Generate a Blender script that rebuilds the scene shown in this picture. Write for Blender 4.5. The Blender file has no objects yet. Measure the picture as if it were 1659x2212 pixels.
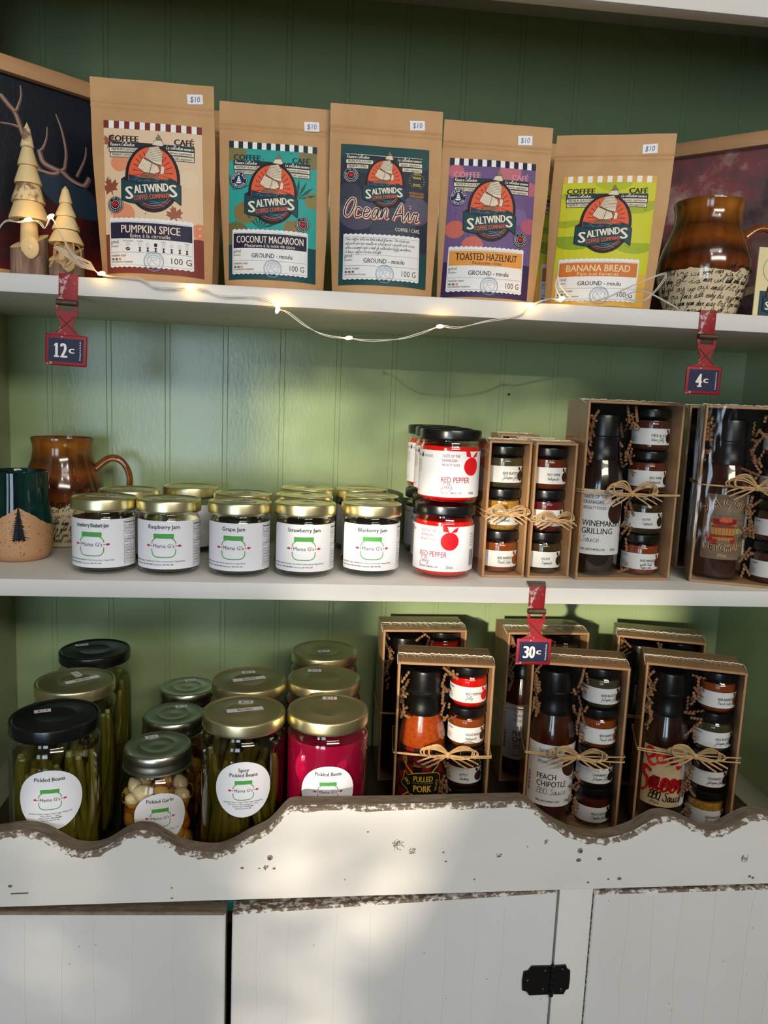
import bpy, bmesh, math, random
from mathutils import Vector, Matrix
from mathutils.geometry import tessellate_polygon
RND = random.Random(11)
sc = bpy.context.scene
COL = sc.collection
PI = math.pi

# ------------------------------------------------------------ camera, view, sky, sun, windows
def cam_axes(p, y, r):
    f = Vector((math.sin(y)*math.cos(p), math.cos(y)*math.cos(p), -math.sin(p)))
    rt = Vector((math.cos(y), -math.sin(y), 0)); up = rt.cross(f)
    return rt*math.cos(r)+up*math.sin(r), up*math.cos(r)-rt*math.sin(r), f
rt, up, fw = cam_axes(0.14133, 0.10436, 0.04167)
cd = bpy.data.cameras.new('camera'); cam = bpy.data.objects.new('camera', cd); COL.objects.link(cam)
cam.matrix_world = Matrix(((rt.x, up.x, -fw.x, -0.00261), (rt.y, up.y, -fw.y, -0.85896), (rt.z, up.z, -fw.z, 1.4092), (0, 0, 0, 1)))
cd.sensor_fit = 'HORIZONTAL'; cd.sensor_width = 36; cd.lens = 36*1633.765/1659; cd.clip_start = .01
sc.camera = cam
sc.view_settings.view_transform = 'Standard'; sc.view_settings.look = 'None'
sc.view_settings.gamma = 1; sc.view_settings.use_curve_mapping = False
sc.view_settings.exposure = 0.42
sc.cycles.transparent_max_bounces = 32; sc.cycles.max_bounces = 10
w = bpy.data.worlds.new('sky'); sc.world = w; w.use_nodes = True
w.node_tree.nodes['Background'].inputs[0].default_value = (.62, .78, 1, 1)
w.node_tree.nodes['Background'].inputs[1].default_value = 2.2

def light(name, kind, loc, d, power, color, size=None, size_y=None, spread=None):
    L = bpy.data.lights.new(name, kind); L.energy = power; L.color = color
    if kind == 'AREA':
        L.shape = 'RECTANGLE'; L.size = size; L.size_y = size_y or size
        if spread: L.spread = spread
    o = bpy.data.objects.new(name, L); COL.objects.link(o); o.location = loc
    o.rotation_euler = Vector(d).to_track_quat('-Z', 'Y').to_euler()
    return o
SUN = light('sun', 'SUN', (-1.6, -3, 2), (.53, 1, -.19), 3.4, (1, .87, .68)); SUN.data.angle = math.radians(1.1)
# daylight in the shop windows behind the photographer
light('daylight_window_wide', 'AREA', (-.66, -3.05, 1.26), (.02, 1, .0), 9, (.66, .82, 1), .62, 1.0)
light('daylight_window_narrow', 'AREA', (-1.5, -3.05, 1.26), (.3, 1, .0), 6, (.66, .82, 1), .45, 1.1)
# ceiling fittings over the shop floor
light('ceiling_panel_near', 'AREA', (.5, -1.5, 2.55), (0, .75, -1), 4, (1, .94, .86), .9, .3)
light('ceiling_panel_far', 'AREA', (.8, -2.7, 2.5), (-.1, 1, -.45), 35, (1, .94, .85), 1.8, .4)

for k, P in enumerate(((.75, -1.45, 2.42), (.15, -1.75, 2.42))):     # two ceiling spot bulbs
    q = light('ceiling_spot', 'POINT', P, (0, 0, -1), 3.5, (1, .93, .84)); q.data.shadow_soft_size = .035

# ------------------------------------------------------------ materials
def lin(h):
    h = h.lstrip('#')
    return tuple((c/12.92 if c <= .04045 else ((c+.055)/1.055)**2.4) for c in (int(h[i:i+2], 16)/255 for i in (0, 2, 4)))+(1,)
MATS = {}
def nodes(n):
    m = bpy.data.materials.new(n); m.use_nodes = True; t = m.node_tree
    return m, t, t.nodes['Principled BSDF']
def N(t, kind, **kw):
    n = t.nodes.new(kind)
    for k, v in kw.items():
        if k in n.inputs.keys(): n.inputs[k].default_value = v
        else: setattr(n, k, v)
    return n
def coords(t, scale=(1, 1, 1)):
    c = N(t, 'ShaderNodeTexCoord'); mp = N(t, 'ShaderNodeMapping'); mp.inputs['Scale'].default_value = scale
    t.links.new(c.outputs['Object'], mp.inputs[0]); return mp.outputs[0]
def ramp(t, fac, stops):
    r = N(t, 'ShaderNodeValToRGB'); e = r.color_ramp.elements
    while len(e) < len(stops): e.new(.5)
    for k, (p, c) in enumerate(stops): e[k].position = p; e[k].color = lin(c) if isinstance(c, str) else c
    t.links.new(fac, r.inputs[0]); return r.outputs[0]
def noise(t, vec, scale, detail=4, rough=.55):
    n = N(t, 'ShaderNodeTexNoise', Scale=scale, Detail=detail, Roughness=rough); t.links.new(vec, n.inputs['Vector']); return n.outputs[0]
def bumpn(t, b, h, strength, dist=.001):
    n = N(t, 'ShaderNodeBump', Strength=strength, Distance=dist); t.links.new(h, n.inputs['Height']); t.links.new(n.outputs[0], b.inputs['Normal'])
def mat(n, col, rough=.5, metal=0, bump=None, var=None, spec=.5, coat=0, emit=0, scale=(1, 1, 1), sss=0, bdist=.001):
    if n in MATS: return MATS[n]
    m, t, b = nodes(n)
    b.inputs['Base Color'].default_value = lin(col); b.inputs['Roughness'].default_value = rough
    b.inputs['Metallic'].default_value = metal; b.inputs['Specular IOR Level'].default_value = spec; b.inputs['Coat Weight'].default_value = coat
    if sss: b.inputs['Subsurface Weight'].default_value = sss; b.inputs['Subsurface Radius'].default_value = (.01, .004, .002); b.inputs['Subsurface Scale'].default_value = 1
    if emit: b.inputs['Emission Color'].default_value = lin(col); b.inputs['Emission Strength'].default_value = emit
    v = coords(t, scale) if (bump or var) else None
    if var: t.links.new(ramp(t, noise(t, v, var[0], 5), [(.3, col), (.72, var[1])]), b.inputs['Base Color'])
    if bump: bumpn(t, b, noise(t, v, bump[0], 4), bump[1], bdist)
    MATS[n] = m; return m
def ink(c): return mat('ink_'+c.lstrip('#'), c, .55, spec=.3)
def thin(n, tint, rough=.04, base=.05, top=.6, power=4, bump=None):
    """thin clear film or glass wall: lets light straight through and mirrors at grazing angles"""
    if n in MATS: return MATS[n]
    m, t, b = nodes(n); t.nodes.remove(b); out = t.nodes['Material Output']
    tr = N(t, 'ShaderNodeBsdfTransparent', Color=lin(tint)); gl = N(t, 'ShaderNodeBsdfGlossy', Roughness=rough)
    lw = N(t, 'ShaderNodeLayerWeight', Blend=.5); pw = N(t, 'ShaderNodeMath', operation='POWER'); pw.inputs[1].default_value = power
    ma = N(t, 'ShaderNodeMath', operation='MULTIPLY_ADD'); ma.inputs[1].default_value = top; ma.inputs[2].default_value = base
    mx = N(t, 'ShaderNodeMixShader')
    t.links.new(lw.outputs['Facing'], pw.inputs[0]); t.links.new(pw.outputs[0], ma.inputs[0]); t.links.new(ma.outputs[0], mx.inputs[0])
    t.links.new(tr.outputs[0], mx.inputs[1]); t.links.new(gl.outputs[0], mx.inputs[2]); t.links.new(mx.outputs[0], out.inputs[0])
    if bump:
        bn = N(t, 'ShaderNodeBump', Strength=bump[1], Distance=.002); t.links.new(noise(t, coords(t, bump[2]), bump[0], 3), bn.inputs['Height'])
        t.links.new(bn.outputs[0], gl.inputs['Normal']); t.links.new(bn.outputs[0], lw.inputs['Normal'])
    MATS[n] = m; return m
def chips(n, c1, c2, scale, lo, hi, rough=.6, sc3=(1, 1, 1), bump=.3, metal=0):
    """paint worn through in patches"""
    if n in MATS: return MATS[n]
    m, t, b = nodes(n); v = coords(t, sc3); f = noise(t, v, scale, 8, .7)
    t.links.new(ramp(t, f, [(lo, c1), (hi, c2)]), b.inputs['Base Color']); b.inputs['Roughness'].default_value = rough; b.inputs['Metallic'].default_value = metal
    bumpn(t, b, f, bump); MATS[n] = m; return m

GREEN = mat('green_paint', '#9CAE80', .22, bump=(260, .16), var=(1.2, '#95A87A'), scale=(1, 1, .35), spec=.5, bdist=.0012)
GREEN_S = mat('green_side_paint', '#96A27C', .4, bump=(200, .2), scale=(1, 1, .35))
SHELF = mat('shelf_paint', '#E2E0DB', .5, bump=(150, .15), var=(14, '#D8D5CF'), scale=(.4, 1, 1))
WHITE = mat('white_paint', '#DBD9D3', .42, bump=(45, .35), var=(9, '#D2CFC8'), scale=(.35, 1, 1))
DOORW = mat('white_door_paint', '#DAD9D6', .4, bump=(50, .3), var=(7, '#D1CFCA'), scale=(1, 1, .2))
WORN = chips('worn_wood_edge', '#5F5244', '#8A7B68', 60, .35, .7, .8, (1, 4, 1))
CHIP = chips('chipped_paint_edge', '#6B5C4B', '#D2D0CA', 170, .50, .56, .7, (.7, 1, 1), .5)
DARKWOOD = mat('dark_deck_wood', '#3A2A1E', .5, bump=(60, .2), var=(14, '#241910'), scale=(.15, 2, 1))
DECKEND = mat('grey_ledge_paint', '#8F8E7C', .4, var=(10, '#7F7E6C'))  # paler grey strips at both ends of the deck
SHADEBLACK = mat('cupboard_inside', '#0B0A09', .1)  # near-black colour stands in for the shade behind the door gaps
TEAL = mat('teal_paint', '#2E7C78', .5, var=(30, '#256460'))
KRAFT = mat('kraft_paper', '#C99F70', .62, bump=(60, .25), var=(25, '#BC9164'), spec=.3, bdist=.002)
CARD = mat('kraft_card', '#BC916A', .7, bump=(300, .1), var=(60, '#AE845E'))
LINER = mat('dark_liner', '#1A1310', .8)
GLASS = thin('jar_glass', '#F4F8F5', .03, .06, .75, 3)
BRINE = thin('brine', '#DCD0A0', .05, .03, .3, 4)
BRINE_A = thin('amber_brine', '#F0D29C', .05, .03, .3, 4)
CELLO = thin('cellophane', '#F6F6F2', .06, .05, .6, 3, (22, .9, (1, 1, .35)))
SEAM = mat('cellophane_seam', '#E4DCC8', .3, spec=.8)
GOLD = mat('gold_lid', '#EADFB0', .33, 1)
SILVER = mat('silver_lid', '#D2D3BE', .3, 1)
BLACKLID = mat('black_lid', '#0D0E11', .25, spec=.6)
BLACKCAP = mat('black_cap', '#0B0B0D', .3, spec=.6, bump=(120, .15))
STICK = mat('white_sticker', '#E9EAEE', .5)
PAPER = mat('white_label', '#EBEBEF', .5)
RAFFIA = mat('raffia', '#C9A878', .75, var=(120, '#A98353'), scale=(1, 1, 3))
CRINK = mat('crinkle_paper', '#A07550', .8, var=(60, '#7E583A'))
PALEWOOD = mat('pale_wood', '#E2CD9C', .6, bump=(120, .3), var=(18, '#D2B57E'), scale=(1, 1, .4))
BARKP = chips('bark_patch_wood', '#E0CB9B', '#86644C', 28, .50, .56, .7, (1, 1, .8))
BARK = mat('bark', '#A08272', .85, bump=(140, .9), var=(130, '#4E382E'), scale=(1, 1, .12), bdist=.004)
OAK = mat('oak_frame', '#C99C6E', .55, var=(26, '#B58457'), scale=(.15, 1, 3))
WIRE = mat('silver_wire', '#E2E0D8', .35, .35)
BULB = mat('lit_bulb', '#FFD27A', .3, emit=18)
RUST = mat('rusty_steel', '#6B5444', .5, .6, bump=(200, .3), var=(60, '#4A3528'))
REDPAINT = chips('chipped_red_paint', '#8E111C', '#B8A8A2', 55, .565, .59, .55, (1, 1, 1), .3)
NAVY = chips('navy_enamel', '#10183C', '#1A2146', 80, .5, .7, .6)
IRON = mat('black_iron', '#0B0B0C', .35, bump=(150, .3), spec=.6)
STEEL = mat('screw_steel', '#8F8A82', .35, .1)
BEAN = mat('green_bean', '#949658', .4, var=(30, '#767A40'), sss=.1)
BEAN_S = mat('olive_bean', '#807A3C', .4, var=(30, '#5A5628'), sss=.1)
CLOVE = mat('garlic', '#E6D2A8', .3, var=(20, '#D7B988'), sss=.2)
CLOVE_A = mat('amber_garlic', '#D6A45E', .3, var=(20, '#C48C40'), sss=.2)
SEED = mat('mustard_seed', '#B98A42', .4)

# ------------------------------------------------------------ mesh building
class M:
    def __init__(s): s.v = []; s.f = []; s.m = []; s.s = []; s.mats = []
    def mi(s, m):
        if m not in s.mats: s.mats.append(m)
        return s.mats.index(m)
    def add(s, vs, fs, m, smooth=False, xf=None):
        b = len(s.v); k = s.mi(m)
        s.v += [tuple(xf @ Vector(p)) if xf else tuple(p) for p in vs]
        for f in fs: s.f.append([b+i for i in f]); s.m.append(k); s.s.append(smooth)
        return s
    def lathe(s, prof, m, seg=40, c=(0, 0), smooth=True, xf=None, wob=None):
        vs, fs = [], []
        for (r, z) in prof:
            for k in range(seg):
                a = 2*PI*k/seg; q = r*(wob(a, z) if wob else 1); vs.append((c[0]+q*math.cos(a), c[1]+q*math.sin(a), z))
        for i in range(len(prof)-1):
            for k in range(seg):
                k2 = (k+1) % seg; a, b, cc, d = i*seg+k, i*seg+k2, (i+1)*seg+k2, (i+1)*seg+k
                if prof[i][0] < 1e-6: fs.append((a, cc, d))
                elif prof[i+1][0] < 1e-6: fs.append((a, b, cc))
                else: fs.append((a, b, cc, d))
        return s.add(vs, fs, m, smooth, xf)
    def box(s, x0, x1, y0, y1, z0, z1, m, bev=0, xf=None, seg=2):
        bm = bmesh.new(); bmesh.ops.create_cube(bm, size=1)
        for v in bm.verts: v.co = Vector((x0+(v.co.x+.5)*(x1-x0), y0+(v.co.y+.5)*(y1-y0), z0+(v.co.z+.5)*(z1-z0)))
        if bev: bmesh.ops.bevel(bm, geom=list(bm.edges), offset=bev, segments=seg, affect='EDGES', profile=.5)
        bm.verts.index_update()
        s.add([v.co.copy() for v in bm.verts], [[v.index for v in f.verts] for f in bm.faces], m, bool(bev), xf); bm.free(); return s
    def tube(s, pts, r, m, seg=8, closed=False, flat=1, xf=None):
        pts = [Vector(p) for p in pts]; n = len(pts); vs, fs = [], []; u = None
        for i, p in enumerate(pts):
            d = (pts[(i+1) % n]-pts[i-1]) if closed else (pts[min(i+1, n-1)]-pts[max(i-1, 0)])
            d.normalize()
            if u is None: u = d.orthogonal().normalized()
            u = (u-d*u.dot(d)); u = u.normalized() if u.length > 1e-6 else d.orthogonal().normalized()
            w2 = d.cross(u); rr = r(i/(n-1)) if callable(r) else r
            for k in range(seg):
                a = 2*PI*k/seg; vs.append(p+u*rr*math.cos(a)+w2*rr*flat*math.sin(a))
        for i in range(n if closed else n-1):
            for k in range(seg):
                k2 = (k+1) % seg; j = (i+1) % n; fs.append((i*seg+k, i*seg+k2, j*seg+k2, j*seg+k))
        if not closed: fs += [tuple(range(seg))[::-1], tuple((n-1)*seg+k for k in range(seg))]
        return s.add(vs, fs, m, True, xf)
    def ball(s, c, r, m, seg=12, xf=None):
        rx, ry, rz = r if isinstance(r, tuple) else (r, r, r); vs, fs = [], []; h = seg//2
        for i in range(h+1):
            for k in range(seg):
                t, a = PI*i/h, 2*PI*k/seg; vs.append((c[0]+rx*math.sin(t)*math.cos(a), c[1]+ry*math.sin(t)*math.sin(a), c[2]-rz*math.cos(t)))
        for i in range(h):
            for k in range(seg):
                k2 = (k+1) % seg; fs.append((i*seg+k, i*seg+k2, (i+1)*seg+k2, (i+1)*seg+k))
        return s.add(vs, fs, m, True, xf)
    def prism(s, pts, y0, y1, m, xf=None):
        """closed outline in x,z extruded along y"""
        n = len(pts); vs = [(x, y0, z) for x, z in pts]+[(x, y1, z) for x, z in pts]; fs = []
        for t in tessellate_polygon([[Vector((x, z, 0)) for x, z in pts]]): fs += [tuple(t), tuple(i+n for i in t[::-1])]
        fs += [(i, (i+1) % n, n+(i+1) % n, n+i) for i in range(n)]
        return s.add(vs, fs, m, False, xf)
    def mesh(s, name):
        me = bpy.data.meshes.new(name); me.from_pydata(s.v, [], s.f)
        for m in s.mats: me.materials.append(m)
        me.polygons.foreach_set('material_index', s.m); me.polygons.foreach_set('use_smooth', s.s)
        bm = bmesh.new(); bm.from_mesh(me); bmesh.ops.recalc_face_normals(bm, faces=bm.faces); bm.to_mesh(me); bm.free()
        if any(s.s): me.set_sharp_from_angle(angle=math.radians(38))
        me.update(); return me
def catmull(p, n=8, closed=False):
    p = [Vector(q) for q in p]; out = []; L = len(p)
    for i in range(L if closed else L-1):
        a, b, c, d = (p[(i-1) % L], p[i], p[(i+1) % L], p[(i+2) % L]) if closed else (p[max(i-1, 0)], p[i], p[i+1], p[min(i+2, L-1)])
        for k in range(n):
            t = k/n; out.append(.5*((2*b)+(c-a)*t+(2*a-5*b+4*c-d)*t*t+(3*b-a-3*c+d)*t**3))
    if not closed: out.append(p[-1])
    return out
def part(name, me, parent, label=None, loc=None, rz=None, kind=None):
    if isinstance(me, M): me = me.mesh(name)
    o = bpy.data.objects.new(name, me); COL.objects.link(o); o.parent = parent
    if loc: o.location = loc
    if rz: o.rotation_euler = (0, 0, rz)
    if label: o['label'] = label
    if kind: o['kind'] = kind
    return o
def tagit(o, label, cat, group=None, kind=None):
    o['label'] = label; o['category'] = cat
    if group: o['group'] = group
    if kind: o['kind'] = kind
    return o
def thing(name, label, cat, loc=(0, 0, 0), rz=0, group=None):
    o = bpy.data.objects.new(name, None); COL.objects.link(o); o.location = loc; o.rotation_euler = (0, 0, rz); o.empty_display_size = .02
    return tagit(o, label, cat, group)
def struct(name, m):
    o = part(name, m, None); o['kind'] = 'structure'; return o

# ------------------------------------------------------------ flat printed artwork, wrapped onto its surface
FONT = {}
def glyphs(s, bold):
    if (s, bold) not in FONT:
        c = bpy.data.curves.new('lettering', 'FONT'); c.body = s; c.size = 1; c.offset = bold; c.resolution_u = 2; c.fill_mode = 'FRONT'
        o = bpy.data.objects.new('lettering', c); me = o.to_mesh()
        FONT[(s, bold)] = ([(v.co.x, v.co.y) for v in me.vertices], [tuple(p.vertices) for p in me.polygons])
        o.to_mesh_clear(); bpy.data.objects.remove(o); bpy.data.curves.remove(c)
    return FONT[(s, bold)]
CAP = max(y for x, y in glyphs('H', 0)[0])
SCR = {k: v for k, v in (e.split('=') for e in ("a=7a 4a 27 35 55 7a 76 85 a6|b=06 3d 4f 2e 26 35 65 79 5a 3a 88|c=79 5a 3a 27 35 55 86|d=7a 4a 27 35 55 7a 8f 76 85 a6|e=27 68 79 5a 3a 27 35 65 87|f=06 5e 6f 5f 30 20 36 86|g=7a 4a 27 35 55 7a 71 50 22 86|h=05 4e 5f 4f 25 39 5a 69 65 86|i=06 3a 36 45 66;3d 4d|j=3a 41 20 02 66;3d 4d|k=05 4e 5f 4f 25;6a 38 65 86|l=06 4d 5f 3f 27 35 66|m=06 1a 15 3a 4a 45 6a 7a 75 96|n=06 1a 15 3a 5a 55 76|o=4a 27 35 55 78 6a 4a 69 89|p=06 3a 10;28 4a 6a 68 55 35 66|q=7a 4a 27 35 55 7a 70 82 a8|r=06 2a 39 5a 45 55 76|s=06 4a 58 55 35 25 76|t=06 4f 35 45 66;1c 6c|u=0a 16 25 45 6a 66 75 96|v=0a 25 35 6a 79 99|w=0a 15 25 4a 45 65 8a aa|x=0a 25 75;7a 05|y=0a 17 36 6a 51 30 12 86|z=0a 6a 05 65 86|J=2e 8f 6f 51 20 03 77|A=05 6f 85 a6;28 89|T=0e bf;5f 45 56|P=15 4f;0d 4f 8e 8b 3a|S=9e 6f 3d 7a 75 35 07|C=9d 7f 3c 27 45 75 a7|B=15 3f;0d 4f 8e 7b 3b 8a 86 45 05|Q=5f 2c 27 55 87 8c 6f 5f;66 a4|M=05 3f 59 9f a5 b6|W=0f 25 5c 75 bf|R=15 3f;0d 4f 8e 7b 3b 95 a6|L=4f 25 35 95|O=5f 2c 17 45 77 9c 8f 5f|V=0f 45 9f|G=9d 7f 3c 27 45 75 7a;5a aa").split('|'))}
class Art:
    def __init__(s): s.items = []
    def raw(s, vs, fs, m, l=1):
        def ccw(f): return f if sum(vs[f[i-1]][0]*vs[f[i]][1]-vs[f[i]][0]*vs[f[i-1]][1] for i in range(len(f))) >= 0 else tuple(f)[::-1]
        s.items.append((vs, [ccw(f) for f in fs], ink(m) if isinstance(m, str) else m, l)); return s
    def rect(s, x0, y0, x1, y1, m, l=1): return s.raw([(x0, y0), (x1, y0), (x1, y1), (x0, y1)], [(0, 1, 2, 3)], m, l)
    def poly(s, pts, m, l=1): return s.raw(list(pts), [tuple(t) for t in tessellate_polygon([[Vector((x, y, 0)) for x, y in pts]])], m, l)
    def ell(s, cx, cy, rx, ry, m, l=1, n=28, a0=0, a1=2*PI): return s.poly([(cx+rx*math.cos(a0+(a1-a0)*k/n), cy+ry*math.sin(a0+(a1-a0)*k/n)) for k in range(n)], m, l)
    def stroke(s, pts, w, m, l=1, closed=False, taper=None):
        p = [Vector((q[0], q[1])) for q in pts]; n = len(p); vs = []; fs = []
        for i in range(n):
            d = (p[(i+1) % n]-p[i-1]) if closed else (p[min(i+1, n-1)]-p[max(i-1, 0)])
            d = d.normalized() if d.length > 0 else Vector((1, 0)); nn = Vector((-d.y, d.x))*(w*(taper(i/(n-1)) if taper else 1)/2)
            vs += [tuple(p[i]+nn), tuple(p[i]-nn)]
        for i in range(n if closed else n-1): j = (i+1) % n; fs.append((2*i, 2*i+1, 2*j+1, 2*j))
        return s.raw(vs, fs, m, l)
    def ring(s, cx, cy, rx, ry, w, m, l=1, n=36, a0=0, a1=2*PI):
        full = abs(a1-a0-2*PI) < 1e-6; k1 = n if full else n+1
        return s.stroke([(cx+rx*math.cos(a0+(a1-a0)*k/n), cy+ry*math.sin(a0+(a1-a0)*k/n)) for k in range(k1)], w, m, l, full)
    def text(s, t, x, y, h, m, l=2, w=None, cond=.78, bold=0, al='c', rot=0, shear=0, warp=None):
        vs, fs = glyphs(t, 0)
        if not vs: return s
        x0 = min(v[0] for v in vs); x1 = max(v[0] for v in vs); ky = h/CAP; kx = w/(x1-x0) if w else ky*cond
        W = (x1-x0)*kx; ox = {'c': -W/2, 'l': 0, 'r': -W}[al]; c, sn = math.cos(rot), math.sin(rot); out = []
        for vx, vy in vs:
            px, py = (vx-x0)*kx+ox+shear*vy*ky, vy*ky
            if warp: py = warp(px/W if W else 0, py)
            out.append((x+px*c-py*sn, y+px*sn+py*c))
        for q in ((-1, 1) if 0 < bold <= .03 else (-1, 0, 1) if bold > 0 else (0,)):   # heavier strokes: printed twice, a hair apart
            e = bold*ky*.9*q; s.raw([(px+e*c, py+e*sn) for px, py in out], fs, m, l+.2*(q+1))
        return s
    def arc(s, t, cx, cy, r, a0, a1, h, m, l=2, cond=.75, bold=0, up=True):
        n = len(t)
        for k, ch in enumerate(t):
            if ch == ' ': continue
            a = math.radians(a0+(a1-a0)*(k/(n-1) if n > 1 else .5))
            s.text(ch, cx+r*math.cos(a), cy+r*math.sin(a), h, m, l, None, cond, bold, 'c', a-PI/2 if up else a+PI/2)
        return s
    def script(s, t, x, y, h, m, l=2, w=None, sw=.12, al='l', slant=.18, rot=0, taper=None):
        out = []; cx = 0
        for ch in t.replace('é', 'e').replace('ñ', 'n'):
            if ch not in SCR: cx += 5; continue
            mx = 0
            for st in SCR[ch].split(';'):
                p = [(int(q[0], 16), int(q[1], 16)-5) for q in st.split()]; mx = max(mx, max(q[0] for q in p)); out.append([(cx+a, b) for a, b in p])
            cx += mx-.4
        k = h/10; kx = w/max(cx, 1) if w else k*.8; ox = -cx*kx/2 if al == 'c' else 0; c, sn = math.cos(rot), math.sin(rot)
        for st in out:
            p = [Vector((a*kx+slant*b*k+ox, b*k, 0)) for a, b in st]
            if len(p) > 2: p = catmull(p, 3)
            s.stroke([(x+v.x*c-v.y*sn, y+v.x*sn+v.y*c) for v in p], h*sw, m, l, taper=taper)
        return s
    def put(s, o2, dx, dy, k=1, rot=0, l=0):
        c, sn = math.cos(rot)*k, math.sin(rot)*k
        for vs, fs, m, ll in o2.items: s.items.append(([(dx+x*c-y*sn, dy+x*sn+y*c) for x, y in vs], fs, m, ll+l))
        return s
    def emit(s, M_, f, dx=None, dy=None, eps=.00012, flip=False):
        """f(x, y, off) -> point on the surface; faces are cut along the same grid so every layer follows the curve"""
        bm = bmesh.new(); lay = bm.faces.layers.int.new('m'); ms = []
        for vs, fs, m, l in s.items:
            if m not in ms: ms.append(m)
            bv = [bm.verts.new((x, y, l*eps)) for x, y in vs]
            for q in fs:
                if len(set(q)) > 2:
                    try: bm.faces.new([bv[i] for i in q])[lay] = ms.index(m)
                    except ValueError: pass
        for d, ax in ((dx, 0), (dy, 1)):
            if not d: continue
            lo = min(v.co[ax] for v in bm.verts); hi = max(v.co[ax] for v in bm.verts); k = math.floor(lo/d)+1; no = Vector((1, 0, 0)) if ax == 0 else Vector((0, 1, 0))
            while k*d < hi:
                bmesh.ops.bisect_plane(bm, geom=list(bm.verts)+list(bm.edges)+list(bm.faces), plane_co=no*(k*d), plane_no=no, dist=1e-7); k += 1
        bm.verts.index_update()
        def snap(x, y, o):                              # every layer follows the same flat facets
            i = math.floor(x/dx+1e-6) if dx else 0; j = math.floor(y/dy+1e-6) if dy else 0
            a = x/dx-i if dx else 0; b = y/dy-j if dy else 0; p = Vector((0, 0, 0))
            for p0, wx in (((i*dx, 1-a), ((i+1)*dx, a)) if dx else ((x, 1),)):
                for q0, wy in (((j*dy, 1-b), ((j+1)*dy, b)) if dy else ((y, 1),)):
                    if wx*wy > 1e-9: p += Vector(f(p0, q0, o))*(wx*wy)
            return p
        pts = [snap(*v.co) for v in bm.verts]
        by = {}
        for fc in bm.faces: by.setdefault(fc[lay], []).append([v.index for v in fc.verts])
        base = len(M_.v); M_.v += [tuple(p) for p in pts]
        for k, fl in by.items():
            mi = M_.mi(ms[k])
            for q in fl: M_.f.append([base+i for i in q]); M_.m.append(mi); M_.s.append(False)
        bm.free(); return M_
def flat_mesh(m, name, round_=False):
    """printed sheets keep the winding they were drawn with"""
    me = bpy.data.meshes.new(name); me.from_pydata(m.v, [], m.f)
    for k in m.mats: me.materials.append(k)
    me.polygons.foreach_set('material_index', m.m)
    if round_: me.polygons.foreach_set('use_smooth', [True]*len(m.f)); me.normals_split_custom_set_from_vertices([Vector((x, y, 0)).normalized() for x, y, z in m.v])
    me.update(); return me
def on_cyl(R, z0): return lambda x, y, o: ((R+.0003+o)*math.sin(x/R), -(R+.0003+o)*math.cos(x/R), z0+y)
def cyl_label(name, art, R, z0, parent, rz=0, label=None):
    m = M(); art.emit(m, on_cyl(R, z0), dx=R*.16); return part(name, flat_mesh(m, name, True), parent, label, rz=rz)

# ------------------------------------------------------------ the room
PLASTER = mat('room_plaster', '#7E7970', .8); BOARDS = mat('floor_boards', '#4E3E30', .5, var=(8, '#423428'), scale=(6, .6, 1))
struct('floor', M().box(-2.4, 2.4, -3.2, .6, -.05, 0, BOARDS)); struct('ceiling', M().box(-2.4, 2.4, -3.2, .6, 2.6, 2.65, PLASTER))
struct('wall_back', M().box(-2.5, 2.5, .33, .43, 0, 2.6, PLASTER)); struct('wall_left', M().box(-2.5, -2.4, -3.2, .33, 0, 2.6, PLASTER)); struct('wall_right', M().box(2.4, 2.5, -3.2, .33, 0, 2.6, PLASTER))
wf = M()   # street wall; its unseen left openings are cut to shape the sun patches
for x0, x1, z0, z1 in ((-2.5, -1.99, 0, 2.6), (-1.99, -1.92, 0, 2.6), (-1.92, -1.78, 0, 1.3), (-1.92, -1.78, 1.62, 1.95), (-1.92, -1.735, 2.115, 2.6), (-1.78, -1.735, 0, 1.95), (-1.735, -1.22, 0, .75), (-1.735, -1.22, 2.115, 2.6), (-1.22, -.97, 0, 2.6), (-.97, -.34, 0, .75), (-.97, -.34, 2.05, 2.6), (-.34, 2.5, 0, 2.6)):
    wf.box(x0, x1, -3.24, -3.14, z0, z1, PLASTER)
struct('wall_front', wf)
struct('window_1', M().box(-.662, -.648, -3.2, -3.17, .75, 2.05, WHITE).box(-.97, -.34, -3.2, -3.17, 1.38, 1.4, WHITE))
struct('window_2', M().box(-1.40, -1.22, -3.2, -3.17, 1.82, 2.115, WHITE).box(-1.755, -1.22, -3.2, -3.17, 1.788, 1.828, WHITE).prism([(-1.22, .75), (-1.22, 1.71), (-1.44, 1.71), (-1.46, 1.55), (-1.56, 1.30), (-1.62, .75)], -3.2, -3.17, WHITE))   # unseen panels and bar added to block part of the sun
lf = M()                                                # unseen leaves added outside the openings to dapple and dim the sun
for k in range(900):
    c = Vector((RND.uniform(-1.98, -1.78), -3.3-RND.uniform(0, .12), RND.uniform(1.22, 1.72))); q = Matrix.Rotation(RND.uniform(0, 6), 4, Vector((RND.random(), RND.random(), RND.random()+.1)).normalized()); s = RND.uniform(.018, .034)
    lf.add([c+(q @ Vector(p))*s for p in ((-1, 0, 0), (0, -.5, 0), (1, 0, 0), (0, .5, 0))], [(0, 1, 2, 3)], mat('hedge_leaf', '#4A5A30', .6))
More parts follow.
